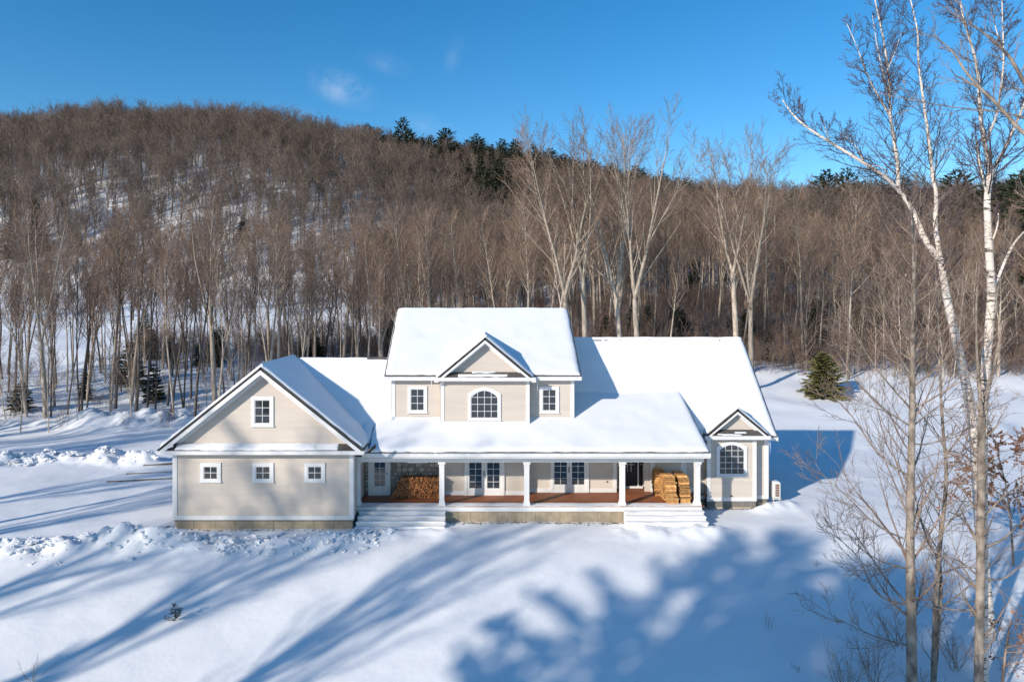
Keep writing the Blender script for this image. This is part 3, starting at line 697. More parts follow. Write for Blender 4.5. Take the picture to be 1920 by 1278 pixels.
# french doors, left pair
F1 = WY
clapboards('wall', F1, DECK + .18, 2.98, rect(-1.9, 2.26)); skirt(-1.9, 2.26, F1, DECK, DECK + .2)
box('wall_core', M['mortar'], H, gx1 + .05, 2.24, F1 + .11, F1 + .3, .3, 2.98)
def french(x0, x1, W, lg, rg_, zb, handle, label):
    X = lambda p: atx(p, W)
    zt = 2.86
    d = MB().ring([(X(x0 + 5.5), DECK + .06), (X(x0 + 5.5), 2.72), (X(x1 - 5.5), 2.72), (X(x1 - 5.5), DECK + .06)], [(X(x0), DECK), (X(x0), zt), (X(x1), zt), (X(x1), DECK)], W - .085, W + .01).build('french_door', M['trim'], H)
    d['label'] = label
    mid = (lg[1] + rg_[0]) / 2
    leaf(d, X(x0 + 5.5), X(mid), DECK + .06, 2.72, (X(lg[0]), X(lg[1])), (zb, 2.6), W - .036)
    leaf(d, X(mid) + .004, X(x1 - 5.5), DECK + .06, 2.72, (X(rg_[0]), X(rg_[1])), (zb, 2.6), W - .044, knob=(X(mid) - .02, atz(886 if W < 33 else 879, W), .13))
french(871, 945.8, F1, (880, 903), (913.5, 936.5), atz(914, F1), None, 'glazed double door beside the stone wall')
F2 = 33.10
box('return_wall', M['siding'], H, 2.25, 2.29, WY - .01, F2, DECK, 2.98)
clapboards('wall', F2, DECK + .18, 2.98, rect(2.27, atx(1156, F2))); skirt(2.29, atx(1156, F2), F2, DECK, DECK + .2)
box('wall_core', M['mortar'], H, 2.28, atx(1155, F2), F2 + .02, F2 + .1, .3, 2.98)
french(1032, 1104, F2, (1039, 1062.5), (1072, 1095), atz(907, F2), None, 'glazed double door beside the entry')
corner(atx(1149, F2), atx(1156, F2), F2, DECK + .2, 2.98)
# entry recess
F3 = 33.85
ex0_, ex1_ = atx(1156, F2), atx(1219, 33.2)
box('return_wall', M['siding'], H, ex0_ - .03, ex0_ - .001, F2 - .03, F3, DECK, 2.98); box('return_wall', M['stone'], H, ex1_ + .0, ex1_ + .03, 33.2, F3, DECK, 2.98)
box('wall_core', M['mortar'], H, ex0_ - .2, ex1_ + .2, F3 + .03, F3 + .1, .3, 2.98)
X3 = lambda p: atx(p, F3)
box('entry_floor', M['deck'], H, ex0_, ex1_, 33.2, F3, DECK - .03, DECK - .003)
en = MB().ring([(X3(1158), DECK + .1), (X3(1158), 2.75), (X3(1209.5), 2.75), (X3(1209.5), DECK + .1)], [(ex0_, DECK), (ex0_, 2.95), (ex1_ - .2, 2.95), (ex1_ - .2, DECK)], F3 - .05, F3 + .02).build('entry_door', M['trim'], H)
en['label'] = 'dark front door with sidelight'
dl = box('door_leaf', M['door'], en, X3(1160), X3(1195), F3 - .02, F3 + .01, DECK + .1, 2.75)
box('sidelight', M['glass'], en, X3(1197.5), X3(1209.5), F3 - .015, F3 + .01, DECK + .1, 2.75)
box('mullion', M['trim'], en, X3(1195), X3(1197.5), F3 - .045, F3 + .01, DECK + .1, 2.75)
for xa in (1176, 1183): box('muntin', M['trim'], dl, X3(xa) - .012, X3(xa) + .012, F3 - .03, F3 - .021, atz(883.5, F3), 2.6)
box('muntin', M['trim'], dl, X3(1172), X3(1189), F3 - .031, F3 - .022, atz(870, F3) - .012, atz(870, F3) + .012)
box('muntin', M['trim'], en, X3(1200), X3(1206), F3 - .026, F3 - .016, atz(870, F3) - .012, atz(870, F3) + .012)
# wall behind the wood stacks
F4 = 33.2
clapboards('wall', F4, DECK + .2, 2.98, rect(ex1_ + .1, 10.4)); skirt(ex1_ + .24, 10.4, F4, DECK, DECK + .22)
corner(ex1_ - .0, ex1_ + .22, F4, DECK, 2.98); corner(atx(1276, F4), atx(1286, F4), F4, DECK + .22, 2.98)
box('wall_core', M['mortar'], H, ex1_ + .03, 10.5, F4 + .02, F4 + .06, .2, 2.98)
# porch lamps above the left double door
for xp in (861.5, 955):
    l = box('porch_lamp', M['metal'], H, atx(xp - 3.2, WY), atx(xp + 3.2, WY), WY - .16, WY - .02, 2.545, 2.60)
    box('lamp_body', M['metal'], l, atx(xp - 2, WY), atx(xp + 2, WY), WY - .14, WY - .04, 2.601, 2.85)
box('outlet_box', M['metal'], H, atx(1137, F2), atx(1139.5, F2), F2 - .05, F2 - .01, atz(903.5, F2), atz(901, F2))
# icicles along the eaves
rg2 = np.random.default_rng(8); mb = MB()
def icicle(x, y, z, L, r):
    n = mb.add([(x - r, y - r, z), (x + r, y - r, z), (x, y + r, z), (x, y, z - L)]); mb.f3 += [[n, n + 1, n + 3], [n + 1, n + 2, n + 3], [n + 2, n, n + 3], [n, n + 2, n + 1]]
for x in np.arange(gx1 + .7, px1 - .05, .075):
    if rg2.random() < .75: icicle(x + rg2.uniform(-.03, .03), PE - .045, PZ - .03, rg2.uniform(.05, .17) * (1.5 if rg2.random() < .12 else 1), .008)
for x in np.arange(RX0 + .1, RX1, .09):
    if cx0 - .3 < x < cx1 + .3: continue
    if rg2.random() < .5: icicle(x, MEY - .045, MEZ - .03, rg2.uniform(.04, .16), .007)
for (x, y, z, L) in ((atx(809, MEY), MEY - .03, MEZ - .2, .42), (atx(1008, MEY), MEY - .03, MEZ - .2, .65), (atx(1443.5, EEY), EEY - .03, EEZ - .18, .75), (atx(1441, EEY), EEY - .03, EEZ - .18, .3)): icicle(x, y, z, L, .018)
o = mb.build('icicles', M['ice'], H); o['kind'] = 'stuff'

# ------------------------------------------------------------------ heat pump by the right-hand corner
ax0, ax1, ay0, ay1 = atx(1450, 33.3), atx(1463.8, 33.3), 33.3, 34.15
az0, az1 = atz(934, 33.3), atz(903.5, 33.3)
A = empty('heat_pump', ((ax0 + ax1) / 2, ay0 + .3, az0 - .3), 'white boxy outdoor heat pump unit on a metal stand beside the house corner', 'heat pump')
MB().prism([(ax0, az0), (ax1, az0), (ax1, az1 - .06), ((ax0 + ax1) / 2, az1 + .01), (ax0, az1 - .06)], 'y', ay0, ay1).build('casing', M['acwhite'], A, .012)
for k in range(5):
    zz = az0 + .10 + k * .122
    box('louvre', M['grille'], A, ax0 + .10, ax1 - .07, ay0 - .012, ay0 + .01, zz, zz + .098)
box('side_panel', M['acwhite'], A, ax0 - .01, ax0, ay0 + .05, ay1 - .05, az0 + .05, az1 - .12)
for xx in (ax0 + .03, ax1 - .06):
    for yy in (ay0 + .06, ay1 - .1): box('leg', M['acwhite'], A, xx, xx + .035, yy, yy + .035, -.1, az0)
box('stand_rail', M['acwhite'], A, ax0 - .05, ax1 + .05, ay0 + .05, ay0 + .09, az0 - .06, az0 - .02)
snow_patch(A, (ax0, ay0, az1 - .04), (ax1 - ax0, 0, 0), (0, ay1 - ay0, 0), .06, .08, 77, lo=.08, inset=0)

# ------------------------------------------------------------------ firewood
def log_meshes(mat, L, r, seed, n=5):
    rr = random.Random(seed); out = []
    for k in range(n):
        m_ = MB(); kind = k % 5
        if kind in (0, 3): poly = [(0, -.75 * r), (r, .35 * r), (.55 * r, .9 * r), (-.4 * r, .95 * r), (-r, .45 * r)]
        elif kind == 1: poly = [(-r, -.6 * r), (r * .9, -.7 * r), (.8 * r, .5 * r), (-.2 * r, .8 * r)]
        elif kind == 2: poly = [(math.cos(a) * r * .85, math.sin(a) * r * .85) for a in np.linspace(0, 2 * math.pi, 8)[:-1]]
        else: poly = [(-.9 * r, -.5 * r), (.2 * r, -.9 * r), (r, .1 * r), (.3 * r, .8 * r), (-.7 * r, .6 * r)]
        poly = [(a * rr.uniform(.88, 1.1), b * rr.uniform(.88, 1.1)) for a, b in poly]
        m_.prism(poly, 'y', -L / 2, L / 2); out.append(m_.mesh('log', mat))
    return out
rl = random.Random(12)
W0 = empty('firewood_stack', (atx(780, 32.2), 32.25, DECK), 'dark seasoned firewood pile against the stone wall beside the glazed side door', 'firewood', 'firewood on the porch')
lm = log_meshes(M['logold'], .42, .056, 1); step = .098; z = DECK + .05; row = 0
while z < 1.74:
    x = atx(735, 32.1) + (row % 2) * step / 2
    while x < atx(826, 32.1):
        f = (x - atx(733, 32.1)); top = DECK + .12 + min(1.0, 1.55 * f) + .06 * math.sin(x * 5)
        if z < top:
            o = link('log', rl.choice(lm), W0, (x + rl.uniform(-.012, .012), 32.28 + rl.uniform(-.05, .04), z + rl.uniform(-.012, .012)))
            o.rotation_euler = (rl.uniform(-.06, .06), rl.uniform(0, 6.28), rl.uniform(-.08, .08)); s = rl.uniform(.82, 1.15); o.scale = (s, 1, s)
        x += step
    z += .088; row += 1
lm2 = log_meshes(M['log'], .46, .054, 2)
def cross_stack(xc, yf, yb, rows, batter, label, zrow=.088, seed=0):
    r = random.Random(seed)
    T = empty('firewood_stack', (xc, (yf + yb) / 2, DECK), label, 'firewood', 'firewood on the porch')
    for k in range(rows):
        y = yf + batter * (k / rows) ** 1.2 + r.uniform(-.02, .02); first = True; dx = r.uniform(-.03, .03)
        while y < yb:
            o = link('log', r.choice(lm2), T, (xc + dx + r.uniform(-.025, .025), y, DECK + .05 + k * zrow + r.uniform(-.01, .01)))
            s = r.uniform(.85, 1.1); o.scale = (s, r.uniform(.93, 1.08), s)
            o.rotation_euler = (0, 0, 0); o.rotation_mode = 'XYZ'
            o.rotation_euler = (r.uniform(-.07, .07), r.uniform(0, 6.28), math.radians(90) + r.uniform(-.09, .09)); y += .104
cross_stack(atx(1259, 31.3), 31.12, 32.35, 13, .55, 'pale split firewood stack nearer the dark front door', seed=3)
cross_stack(atx(1284, 31.4), 31.25, 32.6, 13, .45, 'pale split firewood stack nearer the porch end post', seed=4)
cross_stack(atx(1236, 32.5), 32.45, 32.95, 13, .1, 'short dark-topped firewood stack against the wall behind the two pale ones', zrow=.095, seed=6)

# ------------------------------------------------------------------ leaf litter and dry stalks along the foundation
rgl = np.random.default_rng(15); V = []; F = []
for (xa, xb, y, n_) in ((gx0, gx1, GY_ - .06, 150), (sx[1], sx[2], 30.76, 260), (bx0 - .4, ex1, BY - .12, 130), (gx0 - .5, gx0, GY_ + .3, 25)):
    for k in range(n_):
        x = rgl.uniform(xa, xb); yy = y - abs(rgl.normal(0, .09)); s = rgl.uniform(.02, .055); a = rgl.uniform(0, 6.28); h_ = rgl.uniform(.2, 1) * s
        d = np.array([math.cos(a), math.sin(a), 0]) * s; w = np.array([-math.sin(a), math.cos(a), 0]) * s * .6; p = np.array([x, yy, g1(x, yy) + .012]); i0 = len(V)
        V += [p - d, p + w + (0, 0, h_), p + d, p - w + (0, 0, h_ * .6)]; F += [(i0, i0 + 1, i0 + 2), (i0, i0 + 2, i0 + 3)]
tag(link('leaf_litter', mesh_np('leaf_litter', np.array(V), [np.array(F)], [M['timber']])), 'scattered brown leaf litter at the foot of the foundation', 'leaf litter', kind='stuff')
# ------------------------------------------------------------------ tree building
UP = np.array([0, 0, 1.0])
def unit(v):
    a, b, c = v
    return v / (math.sqrt(a * a + b * b + c * c) + 1e-12)
def cross(p, q):
    a, b, c = p; d, e, f = q
    return np.array([b * f - c * e, c * d - a * f, a * e - b * d])
class Tubes:
    def __init__(s): s.g = {}
    def add(s, P, R, sides): s.g.setdefault((len(P), sides), []).append((np.asarray(P, float), np.asarray(R, float)))
    def arrays(s, off=0):
        Vs, Fs = [], []; k = off
        for (n, sd), lst in s.g.items():
            P = np.stack([a for a, _ in lst]); R = np.stack([b for _, b in lst]); m = len(lst)
            T = np.gradient(P, axis=1); T /= np.linalg.norm(T, axis=2, keepdims=True) + 1e-12
            ref = np.where(np.abs(T[:, :1, 2:3]) > 0.8, np.array([1.0, 0, 0]), np.array([0, 0, 1.0])) * np.ones_like(T)
            U = np.cross(T, ref); U /= np.linalg.norm(U, axis=2, keepdims=True) + 1e-12; W = np.cross(T, U)
            a = np.linspace(0, 2 * np.pi, sd, endpoint=False)
            V = P[:, :, None] + R[:, :, None, None] * (np.cos(a)[:, None] * U[:, :, None] + np.sin(a)[:, None] * W[:, :, None])
            I = np.arange(m * n * sd).reshape(m, n, sd) + k; J = np.roll(I, -1, 2)
            Fs.append(np.stack([I[:, :-1], J[:, :-1], J[:, 1:], I[:, 1:]], -1).reshape(-1, 4)); Vs.append(V.reshape(-1, 3)); k += m * n * sd
        if not Vs: return np.zeros((0, 3)), np.zeros((0, 4), int)
        return np.concatenate(Vs), np.concatenate(Fs)
    def mesh(s, name, mat):
        V, F = s.arrays(); return mesh_np(name, V, [F], [mat], True)
def stem(rg, p, d, L, r0, r1, n, up=0.0, wob=0.05):
    P = [np.array(p, float)]; d = unit(np.array(d, float)); st = L / (n - 1)
    for i in range(n - 1):
        d = unit(d + UP * up + rg.normal(0, wob, 3)); P.append(P[-1] + d * st)
    return np.array(P), np.linspace(1, 0, n) ** 0.9 * (r0 - r1) + r1
def along(P, R, t):
    f = t * (len(P) - 1); i = min(int(f), len(P) - 2); f -= i
    return P[i] * (1 - f) + P[i + 1] * f, R[i] * (1 - f) + R[i + 1] * f, unit(P[i + 1] - P[i])
def offdir(rg, T, ang, az=None):
    a = unit(cross(T, [0.31, 0.87, 0.38])); b = cross(T, a); f = rg.uniform(0, 2 * np.pi) if az is None else az
    return unit(T * math.cos(ang) + (a * math.cos(f) + b * math.sin(f)) * math.sin(ang))
def sprout(rg, parents, n, tmin, L, ang, seg, up, wob, rmin, tubes, sides, lfall=0.5, rk=0.55, tmax=1.0):
    """side branches on each parent (P, R, length); returns the new ones"""
    out = []
    for (P, R, PL) in parents:
        k = n if n >= 1 and isinstance(n, int) else rg.poisson(n)
        ts = tmin + (tmax - tmin) * (np.arange(k) + rg.random(k)) / max(k, 1)
        for t in ts:
            p, r, T = along(P, R, min(t, .995))
            l = L * PL * (1 - lfall * t) * rg.uniform(.65, 1.25)
            d = offdir(rg, T, ang * rg.uniform(.7, 1.3))
            Q, S = stem(rg, p, d, l, max(rmin, r * rk * rg.uniform(.7, 1)), rmin * .6, seg, up, wob)
            tubes.add(Q, S, sides); out.append((Q, S, l))
    return out
def deciduous(seed, H, r0, style='maple', n1=26, n2=6, n3=5, rt=0.012, first=0.35, ang=0.6, sides=7, seg3=3, len1=.36):
    rg = np.random.default_rng(seed); tr = Tubes(); cr = Tubes(); leaders = []
    if style == 'maple':
        fk = rg.uniform(.34, .5); P, R = stem(rg, (0, 0, -.4), UP + rg.normal(0, .03, 3), H * fk + .4, r0, r0 * .72, 7, .02, .025); tr.add(P, R, sides)
        leaders.append((P, R, H * fk * .5))
        k = rg.integers(2, 5); az0 = rg.uniform(0, 6.28)
        for i in range(k):
            d = offdir(rg, unit(P[-1] - P[-2]), rg.uniform(.14, .42), az0 + i * 6.283 / k + rg.normal(0, .3)); l = H * (1 - fk) * rg.uniform(.8, 1.05)
            Q, S = stem(rg, P[-1] - unit(d) * .1, d, l, r0 * .62 * rg.uniform(.7, 1), .014, 8, .05, .05); tr.add(Q, S, max(4, sides - 2)); leaders.append((Q, S, l * .8))
            if rg.random() < .6:
                p, r, T = along(Q, S, .35); Q2, S2 = stem(rg, p, offdir(rg, T, .4), l * .6, r * .75, .012, 6, .06, .05); tr.add(Q2, S2, max(4, sides - 3)); leaders.append((Q2, S2, l * .55))
    else:
        P, R = stem(rg, (0, 0, -.4), UP + rg.normal(0, .04, 3), H + .4, r0, .014, 13, .03, .03); tr.add(P, R, sides); leaders.append((P, R, H * .75))
    nl = len(leaders); L1 = []
    for j, ld in enumerate(leaders):
        t0 = first if style != 'maple' else (.75 if j == 0 else .12)
        m = max(2, int(n1 * (ld[2] / sum(q[2] for q in leaders)) * (.4 if (style == 'maple' and j == 0) else 1.15)))
        L1 += sprout(rg, [ld], m, t0, len1 if style != 'maple' else len1 * 1.15, ang, 6, .10, .055, rt * 1.5, tr, 4, .45, .5)
    L2 = sprout(rg, L1, n2, .12, .46, .6, 5, .09, .07, rt, cr, 3, .3)
    if n3: sprout(rg, L2, n3, .15, .55, .6, seg3, .08, .09, rt * .85, cr, 3, .3)
    if n3: sprout(rg, L1, max(2, n3 // 2), .35, .28, .7, seg3, .08, .12, rt, cr, 3, .3)
    return tr, cr
def conifer(seed, H, Rb, whorls=22, per=6, sprays=9, size=.34, droop=-.12, base=.06, pine=False, shape=0.9):
    """trunk and boughs as tubes; needle sprays as small folded blades"""
    rg = np.random.default_rng(seed); tr = Tubes(); V = []; F = []
    P, R = stem(rg, (0, 0, -.3), UP, H + .3, H * .016 + .02, .01, 9, 0, .008); tr.add(P, R, 6)
    for w in range(whorls):
        f = base + (1 - base) * (w + rg.uniform(-.3, .3)) / whorls
        if f >= .985 or f < base * .8: continue
        rad = Rb * (1 - f) ** shape * (rg.uniform(.75, 1.15) if shape > .6 else rg.uniform(.45, 1.2)) + .05
        if pine: rad = Rb * (0.35 + .65 * math.sin(math.pi * min(1, (1 - f) * 1.15) ** .8)) * rg.uniform(.55, 1.15) * (1.0 if f < .9 else .6)
        for b in range(per):
            a = (b + rg.uniform(-.35, .35)) * 6.283 / per + w * .9
            d = unit(np.array([math.cos(a), math.sin(a), droop + .45 * f + rg.normal(0, .08)])); l = rad * rg.uniform(.7, 1.12)
            p, r, T = along(P, R, min(.99, (f * H + .3) / (H + .3)))
            Q, S = stem(rg, p, d, l, .012 + .012 * l, .004, 4, .05 if pine else .02, .05); tr.add(Q, S, 3)
            for s_ in range(max(2, int(sprays * l / Rb) + 1)):
                t = rg.uniform(.18, 1.0) if not pine else rg.uniform(.45, 1.0)
                q, _, T2 = along(Q, S, min(t, .99)); sz = size * rg.uniform(.6, 1.25) * (.55 + .45 * (1 - f))
                dd = unit(T2 + cross(T2, UP) * rg.uniform(-1.1, 1.1) + np.array([0, 0, rg.uniform(-.35, .25) + (.3 if pine else 0)])); sd = unit(cross(dd, UP + rg.normal(0, .5, 3))) * sz * .24
                k = len(V); tip = q + dd * sz; m_ = q + dd * sz * .45 + np.array([0, 0, .05 * sz])
                V += [q, m_ + sd - UP * sz * .10, tip, m_ - sd - UP * sz * .10, m_]; F += [(k, k + 1, k + 4), (k + 1, k + 2, k + 4), (k + 2, k + 3, k + 4), (k + 3, k, k + 4)]
    return tr, np.array(V), np.array(F)

# ---- prototypes (mesh data shared by the copies)
PROTO = {}
def proto_d(key, n, **kw):
    bark, twig = kw.pop('bark'), kw.pop('twig')
    for i in range(n):
        k2 = dict(kw); H = k2.pop('H')
        tr, cr = deciduous(hash_seed(key, i), H, style=k2.pop('style'), **k2)
        top = max(tr.arrays()[0][:, 2].max(), cr.arrays()[0][:, 2].max())
        PROTO.setdefault(key, []).append((tr.mesh('trunk', M[bark]), cr.mesh('crown', M[twig]), float(top)))
def hash_seed(key, i): return sum(ord(ch) * (j + 3) for j, ch in enumerate(key)) * 31 + i * 101
proto_d('maple', 6, H=24, r0=.30, style='maple', n1=58, n2=7, n3=5, rt=.013, len1=.42, bark='bark', twig='twig')
proto_d('slender', 6, H=20, r0=.17, style='slender', n1=32, n2=6, n3=5, rt=.014, first=.46, ang=.62, len1=.33, bark='bark', twig='twig')
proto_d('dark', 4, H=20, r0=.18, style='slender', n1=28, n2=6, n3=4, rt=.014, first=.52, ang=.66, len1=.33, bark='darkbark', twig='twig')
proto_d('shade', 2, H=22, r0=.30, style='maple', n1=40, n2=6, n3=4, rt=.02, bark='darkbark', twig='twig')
proto_d('sapling', 4, H=9, r0=.06, style='slender', n1=26, n2=4, n3=4, rt=.009, first=.15, ang=.7, sides=5, bark='bark', twig='twig')
def proto_c(key, n, needle='needle', **kw):
    for i in range(n):
        tr, V, F = conifer(hash_seed(key, i), **kw)
        PROTO.setdefault(key, []).append((tr.mesh('trunk', M['darkbark']), mesh_np('crown', V, [F], [M[needle]]), kw['H']))
proto_c('pine', 3, H=20, Rb=4.2, whorls=30, per=8, sprays=34, size=.95, pine=True, base=.22)
proto_c('hemlock', 2, H=16, Rb=4.0, whorls=40, per=9, sprays=26, size=.95, base=.05)
proto_c('youngfir', 2, H=4, Rb=1.2, whorls=18, per=8, sprays=26, size=.46, base=.08)
proto_c('spruce', 1, needle='spruce', H=5.0, Rb=2.3, whorls=32, per=12, sprays=70, size=.44, base=.02, shape=.5)
proto_c('shadepine', 1, H=24, Rb=5.2, whorls=34, per=8, sprays=62, size=1.05, pine=True, base=.2)

def plant(key, i, x, y, h, rot, name, label, cat, group=None, z=None, lean=(0, 0), wide=1.0):
    tm, cm, H0 = PROTO[key][i % len(PROTO[key])]; s = h / H0
    e = empty(name, (x, y, g1(x, y) if z is None else z), label, cat, group)
    e.rotation_euler = (lean[0], lean[1], rot); e.scale = (s * wide, s * wide, s)
    for nm, me in (('trunk', tm), ('crown', cm)):
        o = bpy.data.objects.new(nm, me); COL.objects.link(o); o.parent = e
    return e

# ---- trees one can pick out behind and beside the house: (photo x of the trunk, distance, photo y of the top, kind, variant, label)
NAMED = [
    (1066, 58, 195, 'maple', 0, 'tall pale bare tree rising just behind the right edge of the highest roof'),
    (1098, 61, 205, 'maple', 1, 'tall pale forked bare tree behind the gap between the two highest roofs'),
    (1165, 63, 215, 'maple', 2, 'tall grey bare tree behind the left part of the lower long roof'),
    (1196, 60, 188, 'maple', 3, 'tallest wide-crowned bare tree behind the lower long roof'),
    (1384, 64, 235, 'maple', 4, 'tall bare tree behind the right end of the lower long roof'),
    (1408, 60, 240, 'maple', 5, 'tall pale bare tree with spreading top beside the lower roof end'),
    (990, 66, 350, 'slender', 0, 'slim pale bare tree behind the middle of the highest roof'),
    (775, 70, 385, 'slender', 1, 'slim pale bare tree rising behind the left corner of the highest roof'),
    (690, 68, 400, 'slender', 2, 'slim pale bare tree behind the garage wing roof ridge'),
    (405, 57, 330, 'maple', 1, 'pale leaning bare tree standing just left of the garage gable'),
    (255, 55, 370, 'dark', 0, 'dark bare tree with wide crown at the wood edge left of the garage'),
    (85, 55, 350, 'maple', 3, 'stout bare tree at the left end of the wood edge'),
    (152, 58, 480, 'dark', 2, 'thin dark bare tree between the stout one and the wide-crowned one'),
    (322, 58, 455, 'dark', 3, 'thin dark bare tree between the wide-crowned one and the pale leaning one'),
    (1590, 66, 330, 'slender', 3, 'pale bare tree right of the low bushy evergreen'),
    (1505, 70, 345, 'slender', 4, 'slim bare tree rising behind the low bushy evergreen'),
]
rt = random.Random(77); taken = []
for (px, D, ptop, kind, v, lab) in NAMED:
    x = atx(px, D); z = g1(x, D); h = atz(ptop - 16, D) - z
    plant(kind, v, x, D, h, rt.uniform(0, 6.28), 'bare_tree', lab, 'tree', 'bare trees of the woods', lean=(rt.uniform(-.02, .02), rt.uniform(-.03, .03)), wide=1.0)
    taken.append((x, D))

# ---- the rest of the near woods, by patch
def label_of(kd, h, a, b, where):
    size = 'tall' if h > a + .66 * (b - a) else 'short' if h < a + .33 * (b - a) else 'middling'
    return '%s %s %s' % (size, {'maple': 'forked pale bare tree', 'slender': 'slim pale bare tree', 'dark': 'dark-barked bare tree', 'sapling': 'thin bare sapling'}[kd], where)
def patch(n, label, inside, kinds, hmin, hmax, seed, xr, yr, mind=1.5, name='bare_tree', cat='tree', wide=(.85, 1.15)):
    r = random.Random(seed); k = 0; tries = 0
    while k < n and tries < n * 60:
        tries += 1; x = r.uniform(*xr); y = yr[0] + (yr[1] - yr[0]) * r.random() ** .8
        if not inside(x, y) or any((x - a) ** 2 + (y - b) ** 2 < mind ** 2 for a, b in taken): continue
        px = CX + F_PX * x / y
        if px < -70 or px > 2010: continue
        kd = r.choice(kinds)
        h = r.uniform(hmin, hmax); lab = label_of(kd, h, hmin, hmax, label)
        plant(kd, r.randrange(10), x, y, h, r.uniform(0, 6.28), name, lab, cat, lab, lean=(r.gauss(0, .03), r.gauss(0, .03)), wide=r.uniform(*wide))
        taken.append((x, y)); k += 1
pxof = lambda x, y: CX + F_PX * x / y
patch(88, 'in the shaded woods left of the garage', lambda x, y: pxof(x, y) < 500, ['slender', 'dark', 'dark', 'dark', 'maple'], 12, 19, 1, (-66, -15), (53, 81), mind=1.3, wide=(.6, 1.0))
patch(42, 'in the woods behind the garage wing', lambda x, y: 500 <= pxof(x, y) < 760, ['slender', 'slender', 'dark', 'maple'], 12, 19, 2, (-30, -5), (60, 86))
patch(52, 'in the woods behind the highest roof', lambda x, y: 760 <= pxof(x, y) < 1090, ['slender', 'slender', 'maple', 'dark'], 14, 20, 3, (-15, 22), (60, 112))
patch(58, 'in the woods behind the lower long roof', lambda x, y: 1090 <= pxof(x, y) < 1440, ['slender', 'slender', 'maple', 'dark'], 14, 20, 4, (8, 55), (62, 112))
patch(78, 'in the woods behind the snowy clearing at right', lambda x, y: pxof(x, y) >= 1440 and y > 64, ['slender', 'slender', 'maple', 'dark'], 12, 17.5, 5, (26, 92), (64, 106))
patch(34, 'at the wood edge beyond the snowy clearing', lambda x, y: pxof(x, y) >= 1470, ['sapling'], 6, 12, 6, (26, 62), (62, 74), name='bare_sapling', cat='sapling')
patch(34, 'at the edge of the woods left of the garage', lambda x, y: pxof(x, y) < 470, ['sapling'], 4, 10, 7, (-52, -16), (50, 74), name='bare_sapling', cat='sapling')

# ---- evergreens
def evergreen(kind, v, px, pbase, ptop, name, label, group=None, D=None, wide=1.0, cat='tree'):
    if D is None: x, D, z = ground_hit(px, pbase)
    else: x = atx(px, D); z = g1(x, D)
    plant(kind, v, x, D, max(.5, atz(ptop, D) - z), rt.uniform(0, 6.28), name, label, cat, group, z=z, wide=wide)
evergreen('spruce', 0, 1545, 744, 660, 'spruce_tree', 'low bushy yellow-green evergreen at the edge of the snowy clearing')
evergreen('youngfir', 0, 287, 752, 680, 'young_pine', 'small dark young pine in the shaded snow left of the garage', wide=1.1)
evergreen('youngfir', 1, 243, 722, 640, 'young_pine', 'dark young pine just behind the small one left of the garage', wide=1.2)
evergreen('youngfir', 1, 38, 770, 712, 'young_pine', 'dark young pine beside the stout tree near the left picture edge', wide=1.3)
evergreen('youngfir', 0, 160, 750, 690, 'young_pine', 'small thin young pine between the dark trunks left of the garage', wide=.8)
rp = random.Random(9)
for i, (px, D, ptop, kind) in enumerate([(755, 285, 222, 'pine'), (833, 285, 240, 'pine'), (690, 300, 232, 'pine'), (672, 305, 236, 'pine'), (712, 298, 240, 'pine'), (895, 270, 252, 'pine'), (940, 260, 262, 'pine'),
        (968, 255, 262, 'pine'), (1000, 250, 272, 'pine'), (1030, 245, 280, 'pine'), (1060, 240, 290, 'pine'), (1110, 235, 300, 'pine'), (1150, 230, 308, 'pine'), (1195, 225, 312, 'pine'), (1240, 220, 322, 'pine'), (1285, 215, 335, 'pine'),
        (780, 270, 262, 'pine'), (860, 262, 268, 'pine'), (920, 240, 268, 'hemlock'), (1330, 200, 345, 'pine'), (1552, 150, 320, 'pine'), (1588, 152, 318, 'pine'), (1622, 155, 340, 'pine'), (1660, 150, 348, 'pine'), (1700, 150, 335, 'pine'),
        (1790, 140, 318, 'pine'), (1860, 120, 335, 'pine'), (1905, 110, 330, 'pine'), (1935, 105, 318, 'pine'), (1490, 160, 350, 'pine'), (1440, 170, 352, 'pine')] + [(p_, 300 - (p_ - 650) * .13 - 8 * (k_ % 3), float(np.interp(p_, [650, 755, 960, 1200, 1340], [243, 240, 270, 318, 350])) + (k_ * 37 % 14), 'pine') for k_, p_ in enumerate(range(655, 1340, 22))]):
    x = atx(px, D); z = g1(x, D); h = np.clip(atz(ptop, D) - z, 9, 27)
    z2 = atz(ptop, D) - h
    LG = {0: 'tallest dark pine on the skyline of the wooded ridge', 1: 'lone dark pine on the ridge skyline right of the tallest pine'}.get(i) or ('dark pine on the ridge skyline above the garage wing' if px < 800 else 'dark pine on the ridge skyline above the highest roof' if px < 1050 else 'dark pine behind the tall bare trees beyond the lower long roof' if px < 1400 else 'dark pine on the low skyline behind the birches')
    plant(kind, i, x, D, h, rp.uniform(0, 6.28), 'pine_tree', LG, 'tree', LG if i > 1 else None, z=min(z, z2) if z2 < z else z, wide=rp.uniform(.75, 1.05))
LG = 'dark hemlock among the bare trees on the hillside'
for i, (px, D, ptop) in enumerate([(905, 215, 280), (930, 212, 292), (880, 220, 296), (893, 200, 300), (918, 198, 305), (940, 205, 300), (868, 225, 300), (825, 240, 272), (950, 195, 318), (725, 240, 296), (735, 236, 305), (812, 236, 285), (1035, 150, 470), (1255, 120, 480), (1300, 118, 470), (1180, 130, 500), (70, 182, 372), (25, 178, 385), (145, 180, 420), (455, 186, 410)]):
    x = atx(px, D); z = g1(x, D); h = min(22, max(8, atz(ptop, D) - z))
    plant('hemlock', i, x, D, h, rp.uniform(0, 6.28), 'hemlock_tree', LG, 'tree', LG, wide=rp.uniform(.9, 1.25))
LG = 'low dark evergreen thicket tree in front of the snowy upper field'
